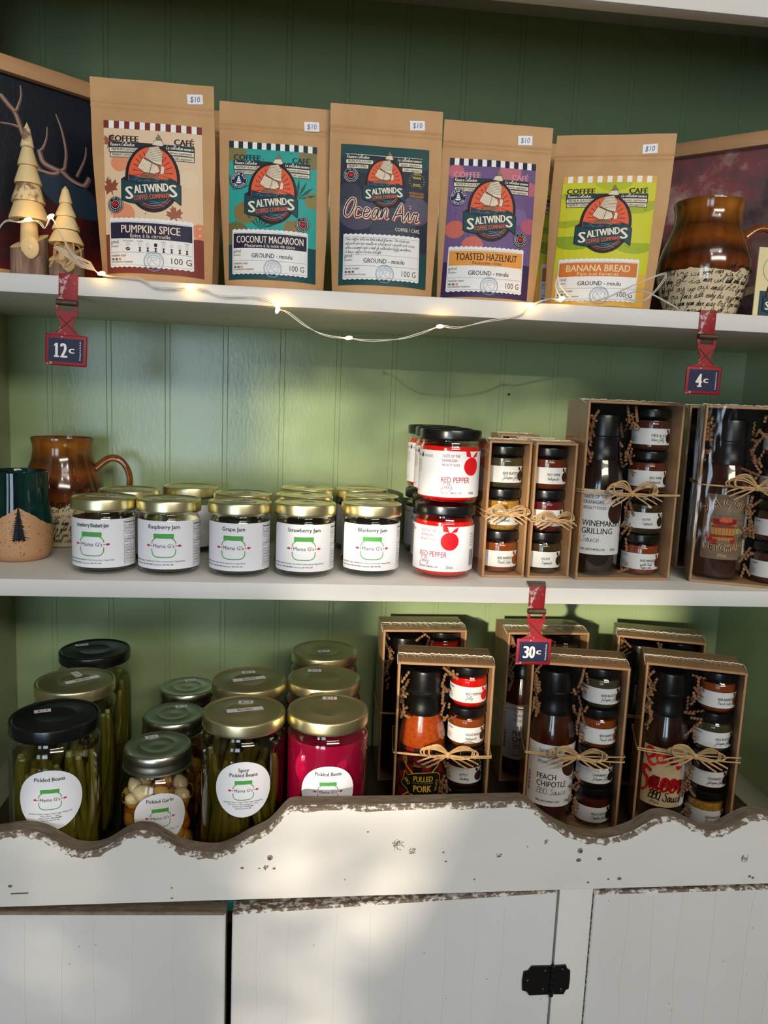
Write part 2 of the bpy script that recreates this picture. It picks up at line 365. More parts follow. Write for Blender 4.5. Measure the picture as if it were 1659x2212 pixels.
for k in range(620):
    c = Vector((RND.uniform(-1.80, -1.44), -3.3-RND.uniform(0, .12), RND.uniform(1.0, 1.60))) if k < 340 else Vector((RND.uniform(-1.95, -1.20), -3.3-RND.uniform(0, .1), RND.uniform(1.965, 2.16))); q = Matrix.Rotation(RND.uniform(0, 6), 4, Vector((RND.random(), RND.random(), RND.random()+.1)).normalized()); s = RND.uniform(.02, .045)
    lf.add([c+(q @ Vector(p))*s for p in ((-1, 0, 0), (0, -.5, 0), (1, 0, 0), (0, .5, 0))], [(0, 1, 2, 3)], MATS['hedge_leaf'])
hd = thing('hedge', 'leafy hedge growing outside the small left window', 'hedge', (-1.9, -3.4, 0)); lf.v = [(x+1.9, y+3.4, z) for x, y, z in lf.v]
part('leaves', lf, hd); part('stem', M().tube([(0, 0, 0), (.03, .02, .8), (-.02, 0, 1.8)], .02, BARK, 8), hd)

# ------------------------------------------------------------ the hutch
XL, XR, DEP = -.4246, .669, .272
S1, S2, S3 = 1.53, 1.20, .872   # shelf and deck tops
GAP = .0004
hutch = thing('hutch_cabinet', 'white painted hutch with green beadboard back, two shelves and a scalloped rail', 'cabinet', (.1, .1, 0))
OX = Matrix.Translation((-.1, -.1, 0))
def hp(name, m, **k):
    m.v = [(x-.1, y-.1, z) for x, y, z in m.v]; return part(name, m, hutch, **k)
b = M(); xs = [(-.45, DEP)]                           # beadboard, twin grooves
for i in range(-1, 13):
    c = -.3691+.0819*i
    for q in (c-.0034, c+.0034):
        if xs[-1][0] < q-.001 and q < .69: xs += [(q-.0006, DEP), (q, DEP+.0008), (q+.0006, DEP)]
xs.append((.70, DEP)); n = len(xs)
b.add([(x, y, .85) for x, y in xs]+[(x, y, 1.96) for x, y in xs], [(i, i+1, n+i+1, n+i) for i in range(n-1)], GREEN); b.box(-.45, .70, DEP+.004, DEP+.02, .85, 1.96, GREEN)
hp('back_panel', b)
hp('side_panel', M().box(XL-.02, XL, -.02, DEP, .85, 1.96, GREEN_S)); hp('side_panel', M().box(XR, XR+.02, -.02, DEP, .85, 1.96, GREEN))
hp('shelf', M().box(XL, XR, 0, DEP, 1.5103, S1, SHELF, .0012)); hp('shelf', M().box(XL, XR, 0, DEP, 1.18, S2, SHELF, .0012))
hp('valance', M().box(XL-.02, XR+.02, -.021, -.001, 1.838, 1.98, WHITE, .001)); hp('top_panel', M().box(XL-.02, XR+.02, -.021, DEP+.02, 1.96, 1.98, WHITE))
hp('deck', M().box(XL, XR, -.104, DEP, .85, S3, DARKWOOD)); hp('deck_ledge', M().box(.625, XR, -.104, DEP, S3, S3+.0015, DECKEND), label='grey painted ledge'); hp('deck_ledge', M().box(XL, -.385, -.104, DEP, S3, S3+.0015, DECKEND), label='grey painted ledge')
hp('carcass', M().box(-.46, .70, -.103, .29, .08, .8497, SHADEBLACK)); hp('inner_post', M().box(-.0809, -.0418, -.1155, -.1045, .872, .905, TEAL), label='teal painted post behind the door gap')
hp('carcass_front', M().box(-.46, .70, -.1185, -.117, .7, .893, SHADEBLACK).box(-.46, -.0809, -.1165, -.105, .8, .902, SHADEBLACK).box(-.0418, .70, -.1165, -.105, .8, .902, SHADEBLACK)) if 0 else None
rp = [(-.46, .972), (-.40, .960), (-.34, .966), (-.315, .973), (-.292, .9766), (-.279, .9788), (-.266, .9781), (-.253, .9744), (-.24, .9663), (-.227, .9581), (-.218, .9559), (-.207, .9552), (-.193, .9594), (-.177, .970), (-.166, .9755), (-.156, .9764), (-.146, .9739), (-.135, .9662), (-.123, .9589), (-.11, .9541), (-.093, .9513), (-.08, .952), (-.066, .958), (-.05, .9676), (-.036, .9744), (-.028, .981), (-.021, .9893), (-.014, .9975), (-.006, 1.0012), (.02, 1.0014), (.085, 1.0013), (.168, 1.0022), (.226, 1.0028), (.236, 1.0015), (.245, .9957), (.258, .9837), (.272, .9741), (.29, .9648), (.311, .9596), (.326, .9588), (.341, .9617), (.357, .9672), (.371, .9755), (.383, .9818), (.396, .9827), (.412, .978), (.429, .9697), (.442, .9653), (.456, .966), (.471, .9733), (.486, .9816), (.496, .9836), (.51, .9819), (.54, .972), (.58, .96), (.62, .966), (.70, .98)]
rp = [(v.x, v.y) for v in catmull([(x, z, 0) for x, z in rp], 4)]
rl = M(); yb, yf = -.117, -.138; n = len(rp); Z0 = .9013
bot = [(x, .8994+(x+.29)*.0055) for x, z in rp]
jit = [.0016*abs(math.sin(i*.7)+.7*math.sin(i*1.9+1))+.0006 for i in range(n)]
rl.add([(x, yb, z) for x, z in rp]+[(x, yf+.004, z) for x, z in rp], [(i, i+1, n+i+1, n+i) for i in range(n-1)], WORN, True)
rl.add([(x, yf+.004, z) for x, z in rp]+[(x, yf+.0008, z-.0016) for x, z in rp]+[(rp[i][0], yf, rp[i][1]-.0034-jit[i]) for i in range(n)], [(i+k*n, i+1+k*n, n+i+1+k*n, n+i+k*n) for i in range(n-1) for k in (0, 1)], CHIP, True)
rl.add([(rp[i][0], yf, rp[i][1]-.0034-jit[i]) for i in range(n)]+[(x, yf, z) for x, z in bot], [(i, i+1, n+i+1, n+i) for i in range(n-1)], WHITE)
rl.add([(x, yf, z) for x, z in bot]+[(x, yb, z) for x, z in bot]+[(x, yb, z) for x, z in rp], [(i+k*n, i+1+k*n, n+i+1+k*n, n+i+k*n) for i in range(n-1) for k in (0, 1)], WORN)
NICK = mat('paint_nick', '#6E6258', .1)
for x, z, r in ((-.0572, .9357, .0018), (-.0399, .9348, .0012), (-.0249, .9344, .0018), (.0481, .9202, .0009), (-.1273, .9155, .0012), (-.1272, .9042, .0013), (.2972, .9364, .003), (.3202, .9375, .0026), (.3444, .9138, .0025), (.332, .9135, .0014), (.3096, .9103, .0015), (.1503, .9486, .0014), (.1533, .9381, .0014), (.4931, .9128, .002), (.24, .953, .0009), (-.2838, .9216, .0022), (.497, .911, .0018), (.07, .973, .0012), (.185, .917, .0012)):
    rl.ball((x, yf, z), (r, .0003, r*.75), NICK, 8)
for x, z, k in ((.103, .957, 1), (.118, .951, .6), (.10, .961, .7), (.26, .958, .5), (.21, .944, .5), (-.033, .9355, .5), (.486, .935, .8)):
    for q in range(5): rl.tube(catmull([(x+.006*k*RND.uniform(-1, 1), yf-.0001, z+.006*k*RND.uniform(-1, 1)) for _ in range(4)], 4), .00022, NICK, 4)
rail = hp('scalloped_rail', rl)
def screw(x, z, parent):
    m = M(); m.lathe([(0, .0022), (.0022, .002), (.0028, .001), (.0028, -.001), (0, -.001)], STEEL, 16).box(-.002, .002, -.0003, .0003, .0019, .0024, IRON).box(-.0003, .0003, -.002, .002, .0019, .0024, IRON)
    o = part('screw', m, parent); o.location = (x-.1, yf-.1, z); o.rotation_euler = (PI/2, .6, 0)
screw(-.0294, .9468, rail); screw(.2980, .9478, rail)
hp('staple', M().tube([(-.283, yf+.001, .9128), (-.283, yf-.001, .9140), (-.2672, yf-.001, .9142), (-.2665, yf+.001, .9130)], .0005, RUST, 6))
def door(x0, x1, zt0, zt1, zb, wear, name='door'):
    m = M(); bm = bmesh.new(); bmesh.ops.create_cube(bm, size=1)
    for v in bm.verts:
        s_, t_ = v.co.x+.5, v.co.z+.5; v.co = Vector((x0+s_*(x1-x0), yf if v.co.y < 0 else -.1175, zb+t_*((zt0+(zt1-zt0)*s_)-zb)))
    bmesh.ops.bevel(bm, geom=list(bm.edges), offset=.0026, segments=3, affect='EDGES', profile=.5); bm.verts.index_update()
    for f in bm.faces:
        c = f.calc_center_median(); nz = f.normal
        mt = wear if (nz.z > .25 or (abs(nz.x) > .5 and nz.y > -.6)) else DOORW
        m.add([v.co.copy() for v in f.verts], [tuple(range(len(f.verts)))], mt, False)
    bm.free(); CR = mat('paint_crack', '#B8B4AC', .8); L = x1-x0
    for k in range(max(2, int(L/.042))):                # hairline paint cracks along the boards
        x = x0+.02+(L-.04)*(k+.5*RND.random())/max(2, int(L/.042)); zt = min(zt0, zt1)-.004
        m.tube(catmull([(x+.002*RND.uniform(-1, 1), yf-.00005, zt-i*.05) for i in range(7)], 3), .00013, CR, 4)
    for k in range(9): m.ball((RND.uniform(x0, x1), yf, RND.uniform(.72, min(zt0, zt1)-.01)), (.0007, .0002, .0006), NICK, 6)
    return hp(name, m)
door(-.46, -.0728, .8985, .8860, .08, WORN); dm = door(-.0668, .2775, .8862, .9018, .08, CHIP); door(.3180, .70, .8982, .8990, .08, CHIP)
hp('stile', M().box(.2795, .3163, yf+.0002, -.1175, .08, .9038, WHITE, .0006))
hg = M(); zc = .7965; xh = .2775                        # black butterfly hinge
def leaf(x0, x1): return [(x0, zc-.017), (x0+(x1-x0)*.72, zc-.0175), (x0+(x1-x0)*.82, zc-.0125), (x1-(x1-x0)*.03, zc-.011), (x1, zc), (x1-(x1-x0)*.03, zc+.011), (x0+(x1-x0)*.82, zc+.0125), (x0+(x1-x0)*.72, zc+.0175), (x0, zc+.017)]
hg.prism(leaf(xh, xh-.033), yf-.0018, yf, IRON).prism(leaf(xh, xh+.0205), yf-.0018, yf, IRON)
for k in range(5): hg.tube([(xh, yf-.0024, zc-.018+k*.0074), (xh, yf-.0024, zc-.0115+k*.0074)], .0026, IRON, 12)
for dx, dz in ((-.008, .011), (-.027, 0), (-.009, -.011), (.011, .012), (.011, -.012)): hg.ball((xh+dx, yf-.002, zc+dz), (.0024, .0012, .0024), IRON, 10)
hg.v = [(x-.1, y-.1, z) for x, y, z in hg.v]; part('hinge', hg, dm, 'black iron butterfly hinge')
hp('wall_knot', M().ball((.2976, DEP, 1.4317), (.0024, .0008, .0018), IRON, 8))

S1 += GAP; S2 += GAP; S3 += GAP
# ------------------------------------------------------------ lettering shared by the jam and pickle labels
def logo(k=1):
    a = Art(); g = '#4FA34A'
    a.rect(-.0117, .0088, .0117, .0142, g); w_ = .0011
    for s in (-1, 1):
        a.stroke([(v.x, v.y) for v in catmull([(s*.0092, .0088, 0), (s*.0118, .0072, 0), (s*.0135, .0046, 0), (s*.0138, .0022, 0)], 4)], w_, g)
        a.poly([(s*.0158, 0), (s*.0175, .0016), (s*.0190, .0013), (s*.0212, .0002), (s*.0190, -.0012), (s*.0172, -.0014)], '#C02A5A'); a.ell(s*.0143, 0, .0008, .0008, '#C02A5A', 2, 10)
    a.stroke([(v.x, v.y) for v in catmull([(-.0137, -.0035, 0), (-.0134, -.0085, 0), (-.0108, -.0120, 0), (-.006, -.0133, 0), (.006, -.0133, 0), (.0108, -.0120, 0), (.0134, -.0085, 0), (.0137, -.0035, 0)], 4)], w_, g)
    a.text("Mama G's", 0, -.0021, .0042, '#3A3436', 2, .0245, bold=.004)
    r = Art(); r.put(a, 0, 0, k); return r
def scribble(a, x, y, w_, h, m, l=2, rows=1):
    for r in range(rows):
        p = [(x+w_*i/14, y-r*h*1.7+h*RND.random()) for i in range(15)]; a.stroke(p, h*.22, m, l)
    return a
def jam_label(name, ing, city):
    a = Art(); c = .004
    a.poly([(-.043+c, 0), (.0605, 0), (.0605, .0565), (-.043+c, .0565), (-.043+.001, .0555), (-.043, .0565-c), (-.043, c), (-.042, .001)], PAPER, 0)
    a.text(name, 0, .0475, .0046, '#1A1A1E', 2, {20: .058, 14: .0395, 9: .027}.get(len(name), .036 if len(name) < 14 else .0385), bold=.022)
    a.put(logo(), 0, .0275)
    a.text('Ingredients: '+ing, -.041, .0085, .0017, '#2A2A2E', 2, .0665 if len(ing) > 50 else .056, bold=.006, al='l')
    a.text("Mama G's Jam 780-608-0883 "+city, -.041, .0045, .0017, '#1A1A1E', 2, .052, bold=.014, al='l')
    a.ring(.049, .0283, .0112, .0262, .0003, '#2A2A2E', 1) if 0 else a.stroke([(.0375, .002), (.0375, .0545), (.0600, .0545), (.0600, .002)], .0003, '#2A2A2E', 1, True)
    a.text('Nutrition Facts', .0382, .0510, .0024, '#1A1A1E', 2, .021, bold=.02, al='l')
    rows = ['Per 1 tablespoon (15 g)', 'Calories 40', 'Fat 0 g', 'Saturated 0 g', '+ Trans 0 g', 'Carbohydrate 10 g', 'Fibre 0 g', 'Sugars 9 g', 'Protein 0 g', 'Cholesterol 0 mg', 'Sodium 1 mg', 'Potassium 15 mg', 'Calcium 0 mg', 'Iron 0 mg']
    for k, t in enumerate(rows):
        y = .0478-.0033*k; a.text(t, .0383+(.0015 if t[0] in 'S+' and k in (3, 4) else 0), y, .0014, '#2A2A2E', 2, min(.02, .00078*len(t)+.003), bold=.012 if t[:2] in ('Ca', 'So', 'Ch', 'Pr') else 0, al='l')
        if k not in (3, 6): a.rect(.0378, y-.0011, .0597, y-.0009, '#2A2A2E', 1)
    return a

# ------------------------------------------------------------ jars
MESH = {}
def cached(key, fn):
    if key not in MESH:
        m = fn(); MESH[key] = m.mesh(key) if isinstance(m, M) else m
    return MESH[key]
def sticker(parent, x, y, z, w_, h, rot, price=None, name='price_sticker', bar=None):
    a = Art(); a.rect(-w_/2, -h/2, w_/2, h/2, STICK, 0)
    if price: a.script_n = 0; a.text(price, 0, -h*.24, h*.5, '#3A3E66', 1, w_*.62, bold=-.004, shear=.12)
    else:
        for k in range(2): a.text(bar or 'Best before', 0, h*(.08-.34*k), h*.26, '#3A3A40', 1, w_*.4, bold=.01)
    m = M(); a.emit(m, lambda px, py, o: (px, py, o)); o = part(name, flat_mesh(m, name), parent); o.location = (x, y, z); o.rotation_euler = (0, 0, rot); return o
def jam_glass(R=.0361, zn=.0735): return M().lathe([(0, .0025), (R*.72, .0012), (R*.86, 0), (R*.97, .0035), (R, .009), (R, .0605), (R*.985, .0655), (R*.93, .0695), (R*.9, .071), (R*.9, zn)], GLASS, 48)
def fill(R, z1, m, z0=.004): return M().lathe([(0, z0), (R*.8, z0), (R*.94, z0+.004), (R*.965, z0+.009), (R*.965, z1-.002), (R*.95, z1), (0, z1-.0008)], m, 40)
def gold_lid(R, z0, z1, m): return M().lathe([(R*.9, z0-.0005), (R*.985, z0), (R, z0+.0012), (R*.995, z0+.003), (R, z1-.0025), (R*.985, z1-.0006), (R*.955, z1), (R*.925, z1-.0004), (R*.90, z1-.0014), (R*.5, z1-.0012), (R*.47, z1-.0007), (R*.42, z1-.0007), (R*.39, z1-.0012), (0, z1-.0013)], m, 56)
JH = .0875
def jam_jar(x, y, phi, name, art, color, label, group, lidrot=0, bar=True, price=False, stick=True):
    t = thing('jam_jar', label, 'jar', (x, y, S2), phi, group)
    part('glass', cached('jam_glass', jam_glass), t); part('jam', fill(.0361, .0635, mat('jam_'+color[1:], color, .15, spec=.6, coat=.3)), t)
    if art: cyl_label('label', art, .0361, .0085, t)
    ld = part('lid', cached('jam_lid', lambda: gold_lid(.0377, .0735, JH, GOLD)), t)
    if stick:
        if bar: sticker(ld, 0, -.002, JH-.0002, .041, .0085, lidrot, None, 'name_strip')
        if price: sticker(ld, .004, .014, JH-.0001, .013, .009, lidrot+.2, '$12')
    return t
I0 = 'Sugar, %s, Pectin, Lemon Juice, Vegan Butter'
JG = 'jam jars standing on the middle shelf'
JD = [(-.2405, .0590, -9, 'Strawberry Rhubarb Jam', 'Strawberries, Rhubarb', '#35101A', 'Camrose, AB T4V-1P8', 'gold-lidded jam jar labelled Strawberry Rhubarb Jam, leftmost of the front row'),
      (-.1650, .0580, 0, 'Raspberry Jam', 'Raspberries', '#3E0A14', 'Camrose, AB T4V-1P8', 'gold-lidded jam jar labelled Raspberry Jam in the front row'),
      (-.0810, .0545, -7, 'Grape Jam', 'Grapes', '#140B16', 'Edmonton, AB T6T-1S6', 'gold-lidded jam jar labelled Grape Jam in the front row'),
      (-.0030, .0575, -1, 'Strawberry Jam', 'Strawberries', '#3A0F12', 'Camrose, AB T4V-1P8', 'gold-lidded jam jar labelled Strawberry Jam in the front row'),
      (.0790, .0700, -1, 'Blueberry Jam', 'Blueberries', '#170B18', 'Camrose, AB T4V-1P8', 'gold-lidded jam jar labelled Blueberry Jam, rightmost of the front row')]
for k, (x, y, ph, nm, ing, c, city, lb) in enumerate(JD):
    jam_jar(x, y, math.radians(ph), nm, jam_label(nm, I0 % ing, city), c, lb, JG, .08, k != 3, k in (2, 3, 0))
BLANK = Art(); BLANK.rect(-.043, 0, .0605, .0565, PAPER, 0)
for x, y, ph, c, lb, br, pr in ((-.2300, .1395, .1, '#35101A', 'gold-lidded jar behind the Strawberry Rhubarb jam, beside the brown mug', True, False), (-.1600, .1940, .3, '#140B16', 'gold-lidded jar at the back by the beadboard, behind the Raspberry jam', False, False),
        (-.0840, .1340, 0, '#140B16', 'gold-lidded jar directly behind the Grape jam', True, True), (-.0050, .1360, .1, '#3A0F12', 'gold-lidded jar second in line behind the Strawberry jam', False, True), (-.0010, .2170, 0, '#3A0F12', 'gold-lidded jar third in line behind the Strawberry jam', False, True),
        (.0845, .1480, -.1, '#170B18', 'gold-lidded jar second in line behind the Blueberry jam', True, False), (.0775, .2260, -.2, '#170B18', 'gold-lidded jar third in line behind the Blueberry jam, against the back', True, False)):
    jam_jar(x, y, ph, 'jar', BLANK, c, lb, JG, .08, br, pr)

def apple(a, x, y, r, m, l=1):
    a.ell(x, y, r, r*.98, m, l); a.poly([(x-r*.1, y+r*.95), (x-r*.75, y+r*1.05), (x-r*.85, y+r*1.75), (x-r*.3, y+r*1.55)], m, l); a.poly([(x+r*.1, y+r*.95), (x+r*.45, y+r*1.35), (x+r*.95, y+r*1.6), (x+r*.75, y+r*1.0)], m, l); return a
def heart(a, x, y, s, m):
    a.poly([(x, y-s), (x+s, y+s*.1), (x+s*.9, y+s*.7), (x+s*.4, y+s*.85), (x, y+s*.4), (x-s*.4, y+s*.85), (x-s*.9, y+s*.7), (x-s, y+s*.1)], m, 2); return a
def jelly_label():
    a = Art(); r_ = '#C4122A'; K = '#8E2A3C'
    a.rect(-.088, 0, .052, .0555, PAPER, 0); apple(a, 0, .0375, .0113, '#D8101C')
    for k, (t, wd) in enumerate((('TASTE OF THE', .0215), ('OKANAGAN', .018), ('SPECIALTY FOODS', .0215))): a.text(t, -.0385, .0478-.0052*k, .0035 if k < 2 else .0028, '#7A4048', 2, wd, al='l', bold=.002)
    a.text('RED PEPPER', -.0385, .0178, .0066, '#A8183A', 2, .0355, al='l', bold=.006); a.script('Jelly', -.0385, .0105, .0062, '#8A5560', 2, .0135, .07)
    a.text('SMALL BATCH', -.0385, .0042, .0023, '#5A4048', 2, .0125, al='l', bold=.004); heart(a, -.0245, .0053, .0011, '#5A4048'); a.text('BIG LOVE', -.0225, .0042, .0023, '#5A4048', 2, .0095, al='l', bold=.004)
    a.text('250mL', -.0035, .0042, .0028, '#5A4048', 2, .0092, al='l', bold=.004)
    for k in range(9): a.rect(.030+.0013*k, .006, .030+.0013*k+(.0008 if k % 3 else .0004), .026, '#4A4A50', 1)
    for k in range(5): a.text(('JELLY', 'Ingredients', 'sugar, peppers', 'vinegar, pectin', 'citric acid')[k], .030, .045-.0035*k, .0018, '#8A6068', 2, .012, al='l')
    apple(a, -.068, .049, .0024, '#4A4048', 2); a.text('VEGGIES', -.064, .0472, .003, '#6A5A60', 2, .0135, al='l'); a.text('FRUITS', -.084, .0472, .003, '#6A5A60', 2, .012, al='l')
    for k in range(6): a.text('natural fruit and peppers', -.084, .042-.0026*k, .0014, '#8A8088', 2, .014, al='l')
    a.text('Okanagan BC', -.084, .005, .0014, '#8A8088', 2, .012, al='l'); return a
RED = mat('red_jelly', '#F8180F', .12, spec=.6, sss=.5); DARKJELLY = mat('plum_jelly', '#4A1418', .15, spec=.6)  # second, darker red filling for the rear lower jars
RH = .0908
def jelly_jar(x, y, z, ph, m, label):
    t = thing('jelly_jar', label, 'jar', (x, y, z), math.radians(ph), 'jelly jars stacked in pairs on the middle shelf'); R = .0372
    part('glass', cached('jelly_glass', lambda: M().lathe([(0, .0025), (R*.7, .001), (R*.84, 0), (R*.95, .0035), (R, .010), (R, .066), (R*.98, .0705), (R*.93, .0735), (R*.93, .0795)], GLASS, 48)), t)
    part('jelly', fill(R, .071, m), t); cyl_label('label', cached_art('jelly', jelly_label), R, .0105, t)
    part('lid', cached('jelly_lid', lambda: gold_lid(.0381, .0785, RH, BLACKLID)), t, 'black lid'); return t
ARTS = {}
def cached_art(k, f):
    if k not in ARTS: ARTS[k] = f()
    return ARTS[k]
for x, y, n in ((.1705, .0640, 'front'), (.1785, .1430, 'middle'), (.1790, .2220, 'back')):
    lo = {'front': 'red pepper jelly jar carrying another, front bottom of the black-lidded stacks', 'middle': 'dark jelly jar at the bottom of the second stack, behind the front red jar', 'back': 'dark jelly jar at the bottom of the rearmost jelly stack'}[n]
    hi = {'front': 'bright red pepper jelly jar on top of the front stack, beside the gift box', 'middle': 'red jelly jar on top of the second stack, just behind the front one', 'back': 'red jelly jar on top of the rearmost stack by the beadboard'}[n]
    jelly_jar(x, y, S2, 1.5 if n == 'front' else 20, RED if n == 'front' else DARKJELLY, lo); jelly_jar(x+(.0025 if n == 'front' else .0), y+.001, S2+RH+.0002, 35 if n == 'front' else 38, RED, hi)

# ------------------------------------------------------------ pickles on the deck
def round_label(title, lines, k=1.0):
    a = Art(); R = .0305*k; a.ell(0, 0, R, R*1.02, PAPER, 0, 40); y = .0200*k
    for i, t in enumerate(title): a.text(t, 0, y-(.0056*i), .0040, '#1E1E24', 2, None, .92, bold=.02)
    a.put(logo(.78), 0, .0012 if len(title) == 1 else -.001)
    for i, t in enumerate(lines): a.text(t, 0, -.0145-.0024*i, .0014, '#2A2A30', 2, min(.042, .00088*len(t)), bold=.004 if i < len(lines)-2 else .016)
    return a
CI = ["Mama G's Jam 780-608-0883", 'Camrose, AB T4V-1P8']
PR = .0460; PH = .198
def pickle_glass(): return M().lathe([(0, .004), (PR*.7, .002), (PR*.86, 0), (PR*.96, .004), (PR, .012), (PR, .160), (PR*1.0, .168), (PR*.985, .1735), (PR*.93, .1775), (PR*.90, .180), (PR*.90, .186)], GLASS, 56)
def mason_glass(): return M().lathe([(0, .003), (.030, .001), (.036, 0), (.0405, .004), (.0425, .012), (.0425, .085), (.0425, .094), (.040, .106), (.0365, .113), (.0345, .116), (.0345, .125)], GLASS, 56)
def mason_lid():
    m = M().lathe([(.0345, .1175), (.0388, .1180), (.0388, .1188), (.0375, .1200), (.0382, .1250), (.0372, .1275), (.0375, .130)], SILVER, 60)
    m.lathe([(.0375, .130), (.0378, .134), (.0370, .1385), (.0366, .1392), (.0355, .1392)], SILVER, 60, wob=lambda a, z: 1+.006*math.cos(60*a) if .131 < z < .1386 else 1)
    return m.lathe([(.0355, .1392), (.0345, .1398), (.032, .1390), (.020, .1390), (.0188, .1396), (.0170, .1390), (.007, .1390), (.0055, .1394), (0, .1394)], SILVER, 60)
def bean_pts(r, z0, z1, a, sway):
    return catmull([(r*math.cos(a+sway*t)+.002*math.sin(5*t+a), r*math.sin(a+sway*t)+.002*math.cos(4*t), z0+(z1-z0)*t) for t in (0, .25, .5, .75, 1)], 3)
def pickle_jar(kind, x, y, label, art=None, lz=0, phi=0, lid=GOLD, price=None, pos=None, bar=None, n=34, lr=.0451):
    t = thing('pickle_jar', label, 'jar', (x, y, S3), phi, 'tall pickle jars on the deck behind the scalloped rail')
    part('glass', cached('pickle_glass', pickle_glass), t)
    if kind == 'beets':
        bt = mat('beet_flesh', '#A8083A', .12, spec=.7, sss=.2); part('beet_juice', fill(PR, .172, mat('beet_juice', '#8E0630', .1, spec=.7, sss=.25)), t)
        part('beet_slice', M().ball((.004, -.0385, .148), (.018, .0052, .018), bt, 20), t); part('beet_slice', M().ball((-.024, -.0325, .145), (.012, .0060, .020), bt, 16), t)
    else:
        bm_ = BEAN if kind == 'beans' else BEAN_S
        part('brine', cached('brine_'+kind, lambda: fill(PR, .158, BRINE)), t)
        for k in range(n):
            a = -PI/2+(k/n-.5)*2*PI*.98 if k < n*.72 else RND.uniform(0, 2*PI); r = RND.uniform(.0350, .0382) if k < n*.72 else RND.uniform(.008, .028)
            z0 = RND.uniform(.006, .02); z1 = RND.uniform(.138, .163); rr = RND.uniform(.0044, .0058)
            part('bean', M().tube(bean_pts(r, z0, z1, a, RND.uniform(-1.3, 1.3)), lambda q, rr=rr: rr*(.35+.65*min(1, 9*min(q, 1-q)+.1)**.5), bm_, 7), t)
    if art: cyl_label('label', art, PR, lz, t)
    ld = part('lid', cached('pickle_lid_'+lid.name, lambda: gold_lid(lr, .184, PH, lid)), t)
    if price: sticker(ld, pos[0], pos[1], PH-.0003, .0165, .0085, pos[2], price)
    if bar: sticker(ld, bar[0], bar[1], PH-.0003, .040, .0095, bar[2], None, 'name_strip')
    return t
def garlic_jar(x, y, label, art=None, lz=0, phi=0, pos=(0, .02, 0), n=52):
    t = thing('mason_jar', label, 'jar', (x, y, S3), phi, 'screw-band jars of pickled garlic')
    part('glass', cached('mason_glass', mason_glass), t); part('brine', cached('mason_brine', lambda: M().lathe([(0, .004), (.036, .004), (.0405, .012), (.0405, .080), (0, .080)], BRINE_A, 40)), t)
    m = M(); [m.ball((.0395*math.cos(k*2*PI/64), .0395*math.sin(k*2*PI/64), .080+.0016*math.sin(k*.9)), .0011, SEED, 6) for k in range(64)]; part('mustard_seed', m, t, kind='stuff')
    lay = 0
    for k in range(n):
        z = .0165+.0125*(k//8)+RND.uniform(-.003, .003); a = 2*PI*(k % 8)/8+.4*(k//8)+RND.uniform(-.12, .12); r = .0315-.004*RND.random()-(.006 if z > .088 else 0); s = RND.uniform(.8, 1.1)
        cv = M().lathe([(0, -.0100), (.0045, -.0088), (.0085, -.003), (.0088, .002), (.006, .0075), (.002, .0115), (0, .012)], CLOVE if RND.random() < .68 else CLOVE_A, 12, wob=lambda q, zz: 1+.12*math.cos(2*q))
        o = part('garlic_clove', cv, t); o.location = (r*math.cos(a), r*math.sin(a), z); o.rotation_euler = (RND.uniform(-1, 1), RND.uniform(-1, 1), RND.uniform(0, 6)); o.scale = (s, s, s)
    if art: cyl_label('label', art, .0425, lz, t)
    ld = part('lid', cached('mason_lid', mason_lid), t, 'silver lid with ridged screw band'); sticker(ld, pos[0], pos[1], .1402, .0145, .008, pos[2], '$14'); return t
DB = 'Ingredients: Beans, Vinegar, Water, Sugar, Pickling Salt,'
pickle_jar('beans', -.2605, -.0675, 'tall jar of pickled green beans with black lid, at the front left', round_label(['Pickled Beans'], [DB, 'Dill, Garlic  1 litre']+CI, 1.05), .125, math.radians(10), BLACKLID, '$14', (-.014, .012, .15))
pickle_jar('beans', -.2695, .0335, 'tall jar of beans with gold lid, second behind the black-lidded one', None, 0, .3, GOLD, '$14', (.002, .020, 2.0), bar=(.008, -.001, .35))
pickle_jar('beans', -.2775, .1480, 'tall jar of beans with black lid, farthest back by the beadboard', None, 0, .2, BLACKLID, '$14', (-.018, .020, .1))
pickle_jar('spicy', -.0640, -.0555, 'tall gold-lidded jar labelled Spicy Pickled Beans', round_label(['Spicy', 'Pickled Beans'], [DB, 'Dill, Garlic, Chili peppers  1 litre']+CI), .1285, math.radians(5), GOLD, '$14', (.002, .022, -.05), bar=(.001, .001, .15), lr=.0427)
pickle_jar('spicy', -.0655, .0385, 'tall gold-lidded jar directly behind the Spicy Pickled Beans', None, 0, .2, GOLD, '$14', (.002, .024, 0), bar=(.0, .001, .12))
pickle_jar('beets', .0285, -.0505, 'tall gold-lidded jar of magenta pickled beets at the front', round_label(['Pickled Beets'], ['Ingredients: Beets, Vinegar, Sugar, Salt', '1 litre']+CI, .98), .121, math.radians(1), GOLD, '$14', (.003, .029, -.05))
pickle_jar('beets', .0262, .0455, 'tall gold-lidded jar of beets, second in line behind the front one', None, 0, 0, GOLD, '$14', (-.012, .024, 0))
pickle_jar('beets', .0285, .1500, 'tall gold-lidded jar of beets, third in line near the beadboard', None, 0, 0, GOLD, '$14', (-.001, -.004, .3))
garlic_jar(-.1640, -.0165, 'squat jar of pickled garlic with silver screw lid, in front', round_label(['Pickled Garlic'], ['Ingredients: Garlic, Vinegar, Water, Sugar, Salt,', 'Peppercorns, Mustard Seeds']+CI, .97), .0715, math.radians(14), (-.006, .021, .2))
garlic_jar(-.1615, .0720, 'silver screw-lid jar of garlic, second in line behind the front one', None, 0, .3, (.012, .018, -.05), 40)
garlic_jar(-.1585, .1650, 'silver screw-lid jar of garlic, third in line at the back', None, 0, .5, (.010, .018, -.05), 40)

